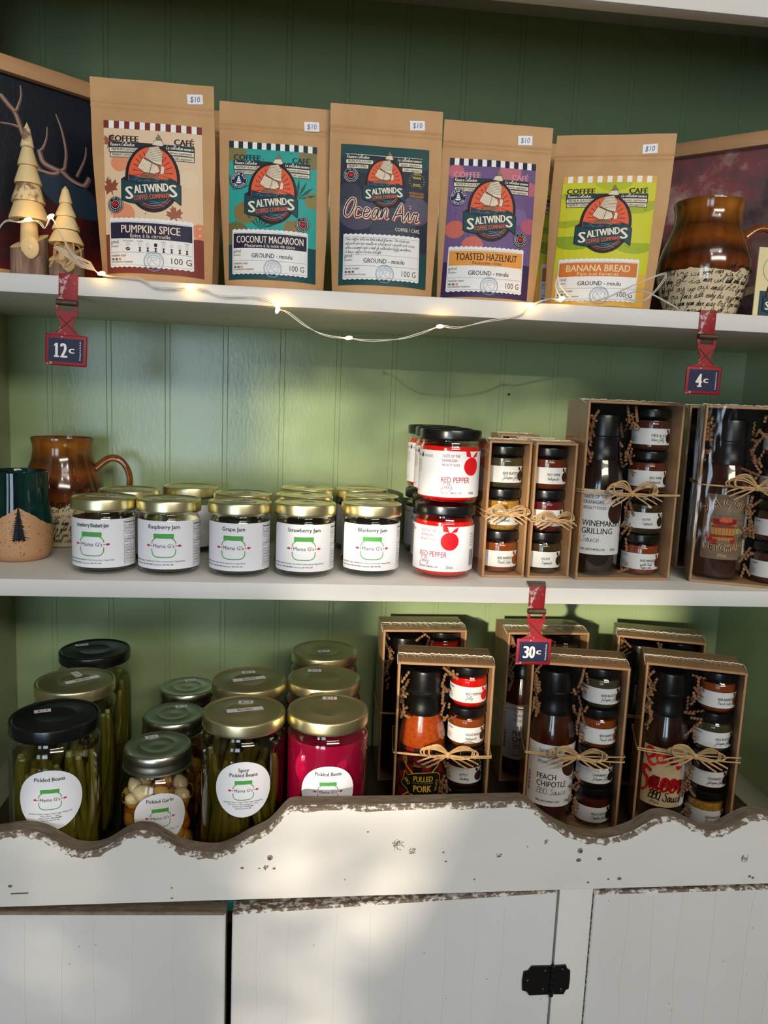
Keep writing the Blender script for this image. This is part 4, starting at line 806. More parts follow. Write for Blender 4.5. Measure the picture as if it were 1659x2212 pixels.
def badge(a, x, y, kind, r=.082):
    a.ell(x, y, r, r, '#17181E' if kind == 'made' else '#1E2444', 12, 28); a.ring(x, y, r*.92, r*.92, r*.03, '#F0F0F0', 13)
    if kind == 'made':
        a.ell(x, y, r*.5, r*.5, '#F0F0F0', 13, 24); a.ell(x, y, r*.46, r*.46, '#17181E', 14, 24); maple(a, x, y, r*.8, '#C81C28', 15); a.arc('MADE IN CANADA', x, y, r*.62, 200, -20, r*.2, '#F0F0F0', 14, bold=.01); a.arc('CRAFTED BY THE SEA', x, y, r*.8, 215, 325, r*.14, '#F0F0F0', 14, up=False)
    else:
        a.arc('OCEAN AIR', x, y, r*.58, 165, 15, r*.27, '#F0F0F0', 14, bold=.015); a.arc('INFUSED', x, y, r*.84, 215, 325, r*.26, '#F0F0F0', 14, bold=.015, up=False)
        a.poly([(x-r*.4, y-r*.2), (x+r*.35, y-r*.2), (x+r*.2, y-r*.38), (x-r*.25, y-r*.38)], '#F0F0F0', 14)
        for q in range(3): a.rect(x-r*(.22-.05*q), y-r*(.12-.2*q), x+r*(.22-.07*q), y+r*(.03+.2*q), '#F0F0F0', 14)
def pouch_label(sp):
    """front label of a pouch; x from -.5 to .5, y from 0 (top) down to -1.55"""
    a = Art(); T, Bt = 0, -1.555
    a.rect(-.5, Bt, .5, T, sp['bg'], 0); a.rect(-.5, Bt, .5, -1.16, sp['band'], 2); a.rect(-.5, -1.16, -.47, -.98, sp['band'], 2) if sp.get('step') else None
    r = random.Random(sp['seed'])
    for kind, x, y, s, c in sp['deco']:
        if kind == 'o': a.ell(x, y, s, s*.9, c, 1, 24)
        elif kind == 'm': maple(a, x, y, s, c, 1, r.uniform(-.5, .5))
        elif kind == 'b': a.poly([(x+s*math.cos(t), y+s*.42*math.sin(t)+.3*s*math.cos(t)**2) for t in [PI*k/10 for k in range(11)]]+[(x+s*math.cos(t), y+.3*s*math.cos(t)**2-s*.12*math.sin(t)) for t in [PI*(10-k)/10 for k in range(1, 10)]], c, 1)
        elif kind == 'l':
            for k in range(6): t = .3+.4*k; a.poly([(x, y), (x+s*math.cos(t+.12)*.6, y+s*math.sin(t+.12)*.6), (x+s*math.cos(t), y+s*math.sin(t)), (x+s*math.cos(t-.12)*.6, y+s*math.sin(t-.12)*.6)], c, 1)
    for k in range(14): x, y = r.uniform(-.46, .46), r.uniform(-.97, -.1); a.ell(x, y, .006, .008, '#2A2426', 1, 8)
    vs = []                                             # anything past the label's edge is trimmed to it
    a.items = [([(min(max(x, -.5), .5), min(max(y, Bt), T)) for x, y in v], f, m, l) for v, f, m, l in a.items]
    K = '#2A2226'; OA = sp.get('ocean')
    if not OA:
        for k in range(19): a.rect(-.5+k/19, -.078, -.5+(k+1)/19, 0, sp['stripe'] if k % 2 == 0 else '#F2F0EC', 3)
        for t, x0, x1 in (('COFFEE', -.445, -.145), ('CAFÉ', .22, .415)): a.text(t, (x0+x1)/2, -.212, .062, sp.get('head', K), 4, x1-x0, bold=.045)
    oy = .045 if OA else 0; gy = -.11 if OA else -.215
    for x0, x1, s in ((-.45, .0, -1), (.0, .425, 1)):
        a.rect(x0, gy-.055, x1, gy, '#22303A', 3)
        if OA: a.stroke([(x0, gy), (x1, gy)], .005, '#E8E0D0', 4)
        ins = [(x0+.01, x0+.31, -.10), (x0+.02, x0+.255, -.155)] if s < 0 else [(x1-.27, x1-.008, -.10), (x1-.23, x1-.008, -.155)]
        for (p, q, dy), t in zip(ins, ('PREMIUM FLAVOURS', 'PREMIUM COFFEES') if s < 0 else ('Saveurs supérieures', 'Cafés supérieurs')):
            a.rect(p-.008, gy+dy-.007, q+.008, gy+dy+.045, '#22303A', 3); a.rect(p, gy+dy, q, gy+dy+.040, '#E9DCC4', 4); a.text(t, (p+q)/2, gy+dy+.008, .026, K, 5, (q-p)*.86, bold=.02)
    a.script('Reserve Collection', -.435, gy-.043, .036, '#F0E8D8', 5, .25, .1); a.script('La collection réserve', .135, gy-.043, .036, '#F0E8D8', 5, .275, .1)
    a.put(emblem(), .0, -.575 if not OA else -.42, 1.0 if not OA else .80, l=5)
    for kd, x, y in sp['badges']: badge(a, x, y, kd, .095 if kd == 'sea' else .085)
    if OA:
        for w_, c, l, dx in ((.3, '#E2604A', 13, .008), (.27, '#F4E8D4', 14, 0), (.13, '#15343A', 15, 0)):
            a.script('Ocean', -.47+dx, -.80-dx, .20, c, l, .50, w_*.55, slant=.12, rot=-.03); a.script('Air', .09+dx, -.83-dx, .20, c, l, .30, w_*.55, slant=.12, rot=.03)
        a.text('COFFEE / CAFÉ', .26, -.945, .038, '#EFE6D2', 13, .28, bold=.01)
        for k, t in enumerate(('2023', 'WINNER', 'BRONZE')): a.text(t, .36, -.30-(.045 if k == 1 else .125 if k == 2 else 0), .03, '#C8B45A', 13, (.07, .1, .085)[k], bold=.02)
        for s in (-1, 1):
            for k in range(7): t = math.radians(-60+20*k); a.ell(.36+s*.085*math.cos(t), -.365+.085*math.sin(t), .014, .007, '#6E7A48', 13, 8)
        for k, t in enumerate(('INTERNATIONAL', 'AWARD WINNING')): a.text(t, .36, -.515-.032*k, .024, '#C98A3A', 13, .17, bold=.02)
    P0, P1, Lx, Rx = -1.0, -1.49, -.455, .405
    z = []
    for x0, x1, y, d in ((Lx, Rx, P0, .012), (Rx, Lx, P1, -.012)):
        for k in range(33): z.append((x0+(x1-x0)*k/32, y+(d if k % 2 else 0)))
    a.poly(z, '#ECEAE8', 16); E_ = '#4A6A7A'
    if OA:
        for k, t in enumerate(('This coffee delivers bold robust flavors. The ocean air', 'infusion process results in a balanced cup with rich cocoa', 'notes caramel and a hint of saltwater taffy sweetness', 'A true coffee lovers delight')): a.script(t, -.435, -1.065-.047*k, .034, K, 18, (.72, .78, .74, .40)[k], .08)
        a.stroke([(Lx+.01, -1.225), (Rx-.01, -1.225)], .002, K, 17)
    else:
        a.rect(Lx+.013, -1.205, Rx-.013, -1.04, sp['bar'], 17); a.text(sp['name'], -.025, -1.145, .078, sp['ink'], 18, sp['nw'], bold=.014)
        if sp.get('outline'): a.text(sp['name'], -.025, -1.145, .078, sp['bar'], 19, sp['nw'], bold=-.012)
        a.text(sp['fr'], -.025, -1.192, .036, sp['ink'], 18, sp['fw'], bold=.004)
    a.stroke([(Lx+.013, -1.03), (Rx-.013, -1.03), (Rx-.013, -1.475), (Lx+.013, -1.475)], .003, E_, 17, True); a.stroke([(Lx+.013, -1.345), (Rx-.013, -1.345)], .003, E_, 17)
    a.text('grind', -.44, -1.255, .036, K, 18, .082, al='l', bold=.004); a.text('mouture', -.44, -1.292, .022, K, 18, .082, al='l', bold=.004)
    if sp['seed'] == 1:
        for k, x in enumerate((-.255, -.13, -.05, .03, .11, .19, .27, .34)):
            a.ring(x, -1.262, .014, .016, .0025, K, 18, 14) if k != 3 else a.ell(x, -1.262, .018, .02, K, 18, 14)
            if k == 0: a.ell(x, -1.31, .024, .018, K, 18, 14); a.stroke([(x-.018, -1.315), (x, -1.31), (x+.018, -1.303)], .004, '#ECEAE8', 19)
            else: a.poly([(x-.014, -1.29), (x+.014, -1.29), (x+.005, -1.31), (x+.014, -1.335), (x-.014, -1.335), (x-.005, -1.31)], K, 18)
        for t, x, w_ in (('WHOLE BEAN', -.255, .11), ('COARSE', -.13, .065), ('MED', .11, .04), ('FINE', .34, .038)): a.text(t, x, -1.236, .013, K, 18, w_)
    else: a.text('GROUND - moulu', .0, -1.312, .050, K, 18, .46, bold=.012)
    a.text(sp['roast'][0], -.435, -1.388, .026, K, 18, .16, al='l', bold=.006)
    for k in range(3): c = '#D8783A' if (k == 2 and not OA) else K; a.ell(-.42+.038*k, -1.415, .016, .012, c, 18, 12); a.stroke([(-.432+.038*k, -1.419), (-.408+.038*k, -1.411)], .003, '#ECEAE8', 19)
    a.text(sp['roast'][1], -.435, -1.452, .022, K, 18, .23, al='l', bold=.006); a.text('100 G', .285, -1.445, .062, K, 18, .20 if sp['seed'] == 1 else .165, bold=.0)
    for q, w_ in ((.1, .005), (.093, .003), (.064, .005)): a.ring(.01, -1.43, q, q, w_, '#7E9CB0', 20)
    a.script('R', -.045, -1.462, .075, '#7E9CB0', 20, .085, .05); a.arc('RESERVE COLLECTION', .01, -1.43, .072, 160, 20, .013, '#7E9CB0', 20); return a
BAN = [('b', -.25, -.32, .26, '#A9B428'), ('b', .3, -.42, .28, '#A6B12A'), ('b', -.3, -.85, .3, '#8FA62C'), ('b', .32, -.9, .24, '#9FB02A'), ('b', .05, -.16, .2, '#B2BC2C'), ('b', -.42, -.6, .16, '#A6B12A')]
MED = ('medium roast', 'torréfaction moyenne')
SPEC = {'pumpkin': dict(seed=1, bg='#E3C6A4', band='#7E3A30', stripe='#7A3028', bar='#24223E', ink='#F0DCC4', name='PUMPKIN SPICE', fr='Épice à la citrouille', nw=.60, fw=.41, roast=MED, badges=[('made', -.385, -.86)], deco=[('m', -.44, -.22, .17, '#9A5A42'), ('o', -.33, -.43, .10, '#E0916C'), ('m', -.44, -.68, .2, '#8E4E3A'), ('o', -.3, -.95, .12, '#E0916C'), ('m', .22, -.93, .18, '#9A5A42'), ('o', .47, -1.08, .09, '#DE8A66'), ('o', .36, -.55, .10, '#E6CBAA')]),
        'coconut': dict(seed=2, bg='#2FA198', band='#1B4A52', stripe='#17323A', bar='#24223E', ink='#F0E2CC', name='COCONUT MACAROON', fr='Macarons à la noix de coco', nw=.76, fw=.57, roast=MED, head='#17323A', badges=[('sea', -.385, -.44), ('made', .345, -.90)], deco=[('o', -.42, -.13, .12, '#7E7848'), ('o', .43, -.14, .14, '#7E7848'), ('o', -.3, -.80, .14, '#8A7440'), ('o', .46, -.62, .10, '#8A7E4A'), ('l', .28, -.62, .24, '#1B5A52'), ('l', -.15, -.98, .22, '#1B5A52'), ('o', -.42, -1.05, .16, '#6E6A42'), ('o', .22, -.95, .09, '#8A7440'), ('l', -.45, -.55, .2, '#1F6A60')]),
        'ocean': dict(seed=3, bg='#2A3140', band='#1E4A4A', stripe='#17323A', ocean=True, roast=('dark roast', 'torréfaction foncée'), badges=[('made', -.385, -.345)], deco=[('o', -.3, -.75, .22, '#4E4C5E'), ('o', .35, -.7, .18, '#5A566A'), ('o', .1, -.92, .26, '#3A4250'), ('o', -.4, -.55, .14, '#3E3F4E'), ('o', -.2, -.05, .3, '#1E4A4A'), ('o', .35, -.03, .25, '#1E4A4A')]),
        'hazelnut': dict(seed=4, bg='#6E5684', band='#3C2A54', stripe='#1F1E40', bar='#E39A48', ink='#241A18', name='TOASTED HAZELNUT', fr='Noisette rôtie', nw=.70, fw=.33, roast=MED, head='#D8929A', badges=[('sea', -.385, -.44), ('made', .355, -.88)], deco=[('o', -.42, -.15, .09, '#C0687A'), ('o', .2, -.12, .13, '#C0707C'), ('o', .44, -.30, .09, '#B8687A'), ('o', -.40, -.80, .11, '#C86A5A'), ('o', .32, -.62, .10, '#7E6496'), ('o', -.2, -.98, .12, '#C86A5A'), ('o', .45, -.72, .1, '#B45E72')]),
        'banana': dict(seed=5, bg='#CCCB30', band='#E3AE4A', stripe='#DDAA50', bar='#CF7636', ink='#EFD9A8', name='BANANA BREAD', fr='Pain aux bananes', nw=.68, fw=.44, outline=False, roast=MED, head='#23281E', badges=[], deco=BAN)}
def pouch(P, yaw, W, H, kind, label, lean=.03, shear=0, lw=.8, ltop=.1, lx=0, stick=(.028, .05), seed=1, bare=False):
    t = thing('coffee_pouch', label, 'coffee bag', (P[0], P[1], S1), yaw, 'kraft coffee pouches on the top shelf'); nu, nv = 18, 26
    wv = lambda v: W*(.90+.10*min(1, v/.62)); r = random.Random(seed); ph = [r.uniform(0, 6) for _ in range(4)]
    def th(u, v): return .0007+.027*max(0, 1-v/.84)**.75*max(0, 1-abs(u)**2.6)+.0007*math.sin(5*u+ph[0]+4*v)*math.sin(6*v+ph[1])*(1-abs(u)**4)*min(1, v*8)
    zip_ = lambda v: .0012*math.exp(-((v-.862)/.007)**2)+.0012*math.exp(-((v-.885)/.007)**2)
    def front(x, y, o):
        v = min(max(y/H, 0), 1); u = min(max(x/(wv(v)/2), -1), 1); return (x+shear*y, lean*y-th(u, v)-zip_(v)-o, y)
    m = M(); vs = []; fs = []; k = nu+1; V = sorted([0, .012]+[.03+.97*(j/(nv-2)) for j in range(nv-1)]+[.851+.0057*j for j in range(9)])
    for j, v in enumerate(V):
        for i in range(k):
            u = -1+2*i/nu; x = u*wv(v)/2; y = v*H; bot = 1 if j else .90; p = front(x, y, 0); vs.append((p[0], lean*y+(p[1]-lean*y)*bot, p[2]))
    nF = len(vs)
    for v in V:
        for i in range(k): u = -1+2*i/nu; x = u*wv(v)/2; y = v*H; vs.append((x+shear*y, lean*y+th(u, v)*.9, y))
    R_ = len(V)
    for j in range(R_-1):
        for i in range(nu): q = j*k+i; fs += [(q, q+1, q+k+1, q+k), (nF+q+1, nF+q, nF+q+k, nF+q+k+1)]
        for i, sg in ((0, 1), (nu, -1)): q = j*k+i; fs.append((q, q+k, nF+q+k, nF+q)[::sg])
    fs += [(i+1, i, nF+i, nF+i+1) for i in range(nu)]+[((R_-1)*k+i, (R_-1)*k+i+1, nF+(R_-1)*k+i+1, nF+(R_-1)*k+i) for i in range(nu)]
    part('pouch', m.add(vs, fs, KRAFT, True), t)
    LW = W*lw; y0 = H*(1-ltop); s_ = Art(); ky = min(1, (y0-.004)/(1.555*LW)); s_.items = [([(lx+x*LW, y0+y*LW*ky) for x, y in v_], f_, m_, l_) for v_, f_, m_, l_ in cached_art('pouch_'+kind, lambda: pouch_label(SPEC[kind])).items]
    lm = M(); s_.emit(lm, lambda x, y, o: front(x, y, o+.0008), LW/14, LW/14, .00007); part('label', flat_mesh(lm, 'label'), t)
    if stick:
        c = Art(); w_, h_ = .017, .0105; rr = .1; q = Art(); q.rect(-w_/2, -h_/2, w_/2, h_/2, STICK, 0); q.text('$10', 0, -.0028, .0058, '#4A5078', 1, .0105, bold=-.01, shear=.1); c.put(q, stick[0], H-stick[1], 1, rr*.6)
        cm = M(); c.emit(cm, lambda x, y, o: front(x, y, o+.0008), .006, .006); part('price_sticker', flat_mesh(cm, 'price_sticker'), t)
    return t
pouch((-.176, .050), 0, .1335, .2205, 'pumpkin', 'kraft coffee pouch labelled Pumpkin Spice, tallest and leftmost on the top shelf', shear=-.034, lw=.795, ltop=.205, lx=.0, stick=(.046, .0155), seed=1)
pouch((-.0455, .057), 0, .1250, .2085, 'coconut', 'kraft coffee pouch with turquoise label reading Coconut Macaroon', shear=-.015, lw=.79, ltop=.205, lx=-.002, stick=(.041, .0205), seed=2)
pouch((.0792, .047), 0, .1285, .2125, 'ocean', 'kraft coffee pouch with dark label reading Ocean Air', shear=-.008, lw=.785, ltop=.207, lx=-.001, stick=(.035, .0175), seed=3)
pouch((.2030, .052), 0, .1290, .2065, 'hazelnut', 'kraft coffee pouch with purple label reading Toasted Hazelnut', shear=.030, lw=.79, ltop=.205, lx=-.004, stick=(.032, .0165), seed=4)
pouch((.3420, .057), math.radians(-16), .1370, .2060, 'banana', 'kraft coffee pouch with yellow label reading Banana Bread, rightmost in front', shear=.040, lw=.785, ltop=.235, lx=-.002, stick=(.040, .0170), seed=5)
pouch((.3300, .1200), .05, .1290, .2120, 'banana', 'second yellow-labelled pouch standing behind, between Toasted Hazelnut and Banana Bread', shear=.01, lw=.785, ltop=.235, stick=None, seed=6)
pouch((-.1770, .1120), 0, .1335, .2170, 'pumpkin', 'pouch behind the Pumpkin Spice one, showing only its right edge', shear=-.028, lw=.795, ltop=.205, stick=None, seed=7)

# ------------------------------------------------------------ pottery mugs
def glaze(n, body, cut, wob, tiers, gloss=.12):
    m, t, b = nodes(n); c = N(t, 'ShaderNodeTexCoord'); sx = N(t, 'ShaderNodeSeparateXYZ'); t.links.new(c.outputs['Object'], sx.inputs[0])
    nz = noise(t, c.outputs['Object'], wob[0], 3); ad = N(t, 'ShaderNodeMath', operation='MULTIPLY_ADD'); ad.inputs[1].default_value = wob[1]; t.links.new(nz, ad.inputs[0]); t.links.new(sx.outputs[2], ad.inputs[2])
    mr = N(t, 'ShaderNodeMapRange'); mr.inputs[1].default_value = 0; mr.inputs[2].default_value = .16; t.links.new(ad.outputs[0], mr.inputs[0])
    st = noise(t, coords(t, (1, 1, .08)), 90, 4); mx = N(t, 'ShaderNodeMix', data_type='RGBA', blend_type='MULTIPLY'); mx.inputs[0].default_value = .7
    t.links.new(ramp(t, mr.outputs[0], tiers), mx.inputs[6]); t.links.new(ramp(t, st, [(.3, '#A08070'), (.7, '#FFFFFF')]), mx.inputs[7])
    cl = N(t, 'ShaderNodeMath', operation='GREATER_THAN'); cl.inputs[1].default_value = cut; t.links.new(ad.outputs[0], cl.inputs[0])
    m2 = N(t, 'ShaderNodeMix', data_type='RGBA'); t.links.new(cl.outputs[0], m2.inputs[0]); m2.inputs[6].default_value = lin(body); t.links.new(mx.outputs[2], m2.inputs[7])
    t.links.new(m2.outputs[2], b.inputs['Base Color']); b.inputs['Roughness'].default_value = gloss; b.inputs['Coat Weight'].default_value = .3; return m
BROWN = glaze('brown_drip_glaze', '#D6C4A2', .070, (30, .022), [(.40, '#1E120C'), (.47, '#7A3E14'), (.58, '#3E2012'), (.68, '#8A4A18'), (.80, '#54300F'), (.93, '#A8661E'), (1.0, '#6E4A22')])
HANDLE = glaze('handle_glaze', '#D6C4A2', .062, (20, .01), [(.3, '#5A3010'), (.7, '#8A4C18'), (1, '#9A5A20')])
MP = [(0, .0015), (.038, .0), (.041, .002), (.0445, .0140), (.0505, .032), (.0555, .052), (.0572, .070), (.0535, .088), (.0480, .102), (.0425, .116), (.0402, .128), (.0410, .138), (.0427, .1445), (.0424, .1465), (.0408, .1465), (.0385, .128), (.041, .116), (.050, .09), (.052, .05), (.038, .008), (0, .008)]
def mug_r(z):
    for (r0, z0), (r1, z1) in zip(MP[1:13], MP[2:14]):
        if z0 <= z <= z1: return r0+(r1-r0)*(z-z0)/(z1-z0)
    return .042
def mug(P, phi, k, label, hang, seed):
    t = thing('pottery_mug', label, 'mug', (P[0], P[1], P[2]), phi, 'brown glazed mugs with black script'); t.scale = (k, k, 1)
    body = part('body', cached('mug_body', lambda: M().lathe(MP, BROWN, 64)), t)
    r = random.Random(seed); a = Art()
    for row in range(8):
        z = .006+.0088*row; x = -.09
        while x < .09:
            w_ = r.uniform(.008, .016); top = .066+.004*math.sin(40*x)
            if z < top-.006: a.script(''.join(r.choice('amnuerilsotvpfgydh') for _ in range(r.randint(2, 5))), x, z+.002*r.random(), .0068, '#17120E', 1, w_, .10, slant=.45, rot=r.uniform(-.05, .12))
            x += w_+.003
    sm = M(); a.emit(sm, lambda x, y, o: ((mug_r(y)+.0003)*math.sin(x/.055), -(mug_r(y)+.0003)*math.cos(x/.055), y), .008, .007); part('script_decoration', flat_mesh(sm, 'script_decoration'), t, 'black handwriting-like decoration')
    h = M(); c, s = math.cos(hang), math.sin(hang)
    h.tube([(c*v.x, s*v.x, v.z) for v in catmull([(.044, 0, .104), (.064, 0, .119), (.081, 0, .116), (.092, 0, .097), (.090, 0, .072), (.077, 0, .050), (.052, 0, .040)], 7)], lambda q: .0062-.0014*math.sin(PI*q), HANDLE, 12, False, .75)
    part('handle', h, t); return t
mug((.4960, .1000, S1), 0, 1.0, 'brown and cream script mug on the top shelf, by the right painting', -.12, 3)
mug((-.3350, .2150, S2), 0, .95, 'brown and cream script mug on the middle shelf, behind the dark tree mug', .05, 4)
def tree_mug():
    m, t, b = nodes('teal_over_clay'); c = N(t, 'ShaderNodeTexCoord'); sx = N(t, 'ShaderNodeSeparateXYZ'); t.links.new(c.outputs['Object'], sx.inputs[0])
    ab = N(t, 'ShaderNodeMath', operation='ABSOLUTE'); t.links.new(sx.outputs[0], ab.inputs[0]); ma = N(t, 'ShaderNodeMath', operation='MULTIPLY_ADD'); ma.inputs[1].default_value = .68; t.links.new(ab.outputs[0], ma.inputs[0]); t.links.new(sx.outputs[2], ma.inputs[2])
    nz = noise(t, c.outputs['Object'], 60, 2); m3 = N(t, 'ShaderNodeMath', operation='MULTIPLY_ADD'); m3.inputs[1].default_value = .006; t.links.new(nz, m3.inputs[0]); t.links.new(ma.outputs[0], m3.inputs[2])
    gt = N(t, 'ShaderNodeMath', operation='GREATER_THAN'); gt.inputs[1].default_value = .071; t.links.new(m3.outputs[0], gt.inputs[0])
    sp = noise(t, c.outputs['Object'], 420, 2, .4); clay = ramp(t, sp, [(.28, '#4A3222'), (.34, '#B98A5E'), (.7, '#C0926A')])
    gl = ramp(t, noise(t, coords(t, (1, 1, .2)), 40, 3), [(.4, '#071214'), (.65, '#10332E')])
    mx = N(t, 'ShaderNodeMix', data_type='RGBA'); t.links.new(gt.outputs[0], mx.inputs[0]); t.links.new(clay, mx.inputs[6]); t.links.new(gl, mx.inputs[7]); t.links.new(mx.outputs[2], b.inputs['Base Color'])
    rg = N(t, 'ShaderNodeMapRange'); rg.inputs[3].default_value = .55; rg.inputs[4].default_value = .07; t.links.new(gt.outputs[0], rg.inputs[0]); t.links.new(rg.outputs[0], b.inputs['Roughness']); return m
tmug = thing('tree_mug', 'dark teal and tan clay mug with a black pine tree, at the left edge', 'mug', (-.3575, .1140, S2), .32)
TM = [(0, .001), (.030, 0), (.0335, .002), (.0372, .010), (.0395, .028), (.0388, .045), (.0372, .062), (.0352, .085), (.0345, .104), (.0345, .1085), (.0330, .1095), (.0318, .107), (.0325, .09), (.036, .04), (.03, .006), (0, .005)]
part('body', M().lathe(TM, tree_mug(), 64), tmug); a = Art()
a.rect(-.0007, .026, .0007, .068, '#0E1214', 1)
for k in range(15):
    y = .028+.0026*k; w_ = .0125*(1-k/15.5)**.85
    for s in (-1, 1): a.poly([(0, y+.004), (s*w_*(.85+.3*RND.random()), y-.0015+.001*RND.random()), (s*w_*.6, y+.0004), (s*w_*.45, y-.0016), (0, y)], '#0E1214', 1)
tr_ = lambda z: next((r0+(r1-r0)*(z-z0)/(z1-z0) for (r0, z0), (r1, z1) in zip(TM[1:9], TM[2:10]) if z0 <= z <= z1), .035)
dm_ = M(); a.emit(dm_, lambda x, y, o: ((tr_(y)+.0003)*math.sin(x/.038), -(tr_(y)+.0003)*math.cos(x/.038), y), .006, .006); part('pine_decoration', flat_mesh(dm_, 'pine_decoration'), tmug, 'black pine tree silhouette')

# ------------------------------------------------------------ carved wooden trees with a gift tag
def wood_tree(P, rt_, zt, rc, zc, ztip, tiers, label, tilt=0):
    t = thing('wooden_tree', label, 'ornament', (P[0], P[1], S1), 0, 'carved wooden trees'); tk = M(); n = 28; sl = .020
    vs = [(rt_*math.cos(2*PI*k/n), rt_*math.sin(2*PI*k/n), 0) for k in range(n)]+[(rt_*.97*math.cos(2*PI*k/n), rt_*.97*math.sin(2*PI*k/n), zt+.009*math.sin(2*PI*k/n)+.006*math.cos(2*PI*k/n)) for k in range(n)]
    tk.add(vs, [(k, (k+1) % n, n+(k+1) % n, n+k) for k in range(n)], BARK, True).add(vs[n:]+[(0, 0, zt)], [(k, (k+1) % n, n) for k in range(n)], PALEWOOD)
    tk.ball((rt_*.30, -rt_*.90, zt-.010), (rt_*.50, rt_*.12, .0125), PALEWOOD, 20).ball((rt_*.36, -rt_*1.01, zt-.010), (.0022, .0006, .0026), BARKP, 10); part('trunk', tk, t, 'bark-covered trunk')
    cn = M(); pr = [(0, zc-.004)]; H = ztip-zc; q = tiers
    cn.lathe([(rt_*.5, zt-.012), (rt_*.42, zc)], PALEWOOD, 20)
    for k in range(q):
        r0 = rc*(1-k/q*.86)+.0005; z0 = zc+H*(k/q)*.93; z1 = zc+H*((k+1)/q)*.93; r1 = rc*(1-(k+1)/q*.86)*.86
        cn.lathe([(r1*.7, z0+.0006), (r0, z0), (r0*.985, z0+.0025), (r1 if k < q-1 else .0035, z1)], PALEWOOD if (k % 3 != 1) else BARKP, 28, wob=lambda a_, z: 1+.02*math.sin(3*a_+z*200))
    cn.lathe([(.0035, zc+H*.93), (0, ztip)], PALEWOOD, 14); part('carved_crown', cn, t, 'pale carved cone of stepped branches'); return t
wood_tree((-.3195, .0620), .0205, .044, .0208, .0655, .1700, 5, 'taller pale carved wooden tree on a bark trunk, at the left end')
w2 = wood_tree((-.2785, .0580), .0190, .032, .0180, .0420, .1050, 4, 'shorter carved wooden tree with raffia and a gift tag')
tg = M()
tg.add([(.0000, -.046, .0300), (.0045, -.0475, .0318), (.0405, -.0515, .0165), (.0460, -.052, .0070), (.0300, -.0505, .0100), (.0115, -.048, .0225)], [(0, 1, 2, 3, 4, 5)], mat('cream_tag', '#CDB792', .6)); tg.add([(x, y+.0008, z-.0002) for x, y, z in tg.v[:6]], [(0, 5, 4, 3, 2, 1)], MATS['cream_tag'])
tg.add([(.026, -.0505, .0190), (.036, -.0515, .0160), (.039, -.0518, .0140), (.0345, -.0513, .0138), (.0355, -.0514, .0125), (.030, -.0510, .0148)], [(0, 1, 2, 3, 4, 5)], ink('#A81E30')); part('gift_tag', tg, w2, 'cream tag with a red leaf')
rf = M()
for k in range(9): a0 = RND.uniform(-2.6, -.5); rf.tube(catmull([(.012*math.cos(a0), .012*math.sin(a0), .042), (.022*math.cos(a0), .022*math.sin(a0)-.004, .034+.006*RND.random()), (.024*math.cos(a0), .024*math.sin(a0)-.008, .022), (.02*math.cos(a0)+.008*RND.uniform(-1, 1), -.034, .010+.01*RND.random())], 4), .0007, RAFFIA, 5)
rf.tube(catmull([(.0, -.014, .040), (-.002, -.032, .035), (.002, -.047, .0312)], 4), .0006, RAFFIA, 5); part('raffia_tie', rf, w2)

# ------------------------------------------------------------ framed paintings leaning across the corners
def canvas(n, stops, sc1, seed):
    m, t, b = nodes(n); c = N(t, 'ShaderNodeTexCoord'); sx = N(t, 'ShaderNodeSeparateXYZ'); t.links.new(c.outputs['Object'], sx.inputs[0])
    mp = N(t, 'ShaderNodeMapping'); mp.inputs['Location'].default_value = (seed, 0, 0); t.links.new(c.outputs['Object'], mp.inputs[0])
    nz = noise(t, mp.outputs[0], sc1, 6, .6); ad = N(t, 'ShaderNodeMath', operation='MULTIPLY_ADD'); ad.inputs[1].default_value = stops[0]; t.links.new(nz, ad.inputs[0])
    k = N(t, 'ShaderNodeMath', operation='MULTIPLY'); k.inputs[1].default_value = stops[1]; t.links.new(sx.outputs[2], k.inputs[0]); t.links.new(k.outputs[0], ad.inputs[2])
    t.links.new(ramp(t, ad.outputs[0], stops[2]), b.inputs['Base Color']); b.inputs['Roughness'].default_value = .35; bumpn(t, b, noise(t, c.outputs['Object'], 220, 3), .25); return m
def painting(P0, d, L, H, cm, label, art=None):
    yaw = math.atan2(d[1], d[0]); t = thing('framed_painting', label, 'painting', (P0[0], P0[1], S1), yaw, None); f = M(); w_ = .018
    for x0, x1, z0, z1 in ((0, L, H-w_, H), (0, L, 0, w_), (0, w_, w_, H-w_), (L-w_, L, w_, H-w_)): f.box(x0, x1, -.010, .010, z0, z1, OAK, .001)
    part('frame', f, t, 'plain oak frame'); p = M().box(w_, L-w_, -.001, .003, w_, H-w_, cm)
    if art: art.emit(p, lambda x, y, o: (x, -.0012-o, y))
    part('canvas', p, t); return t
ant = Art()
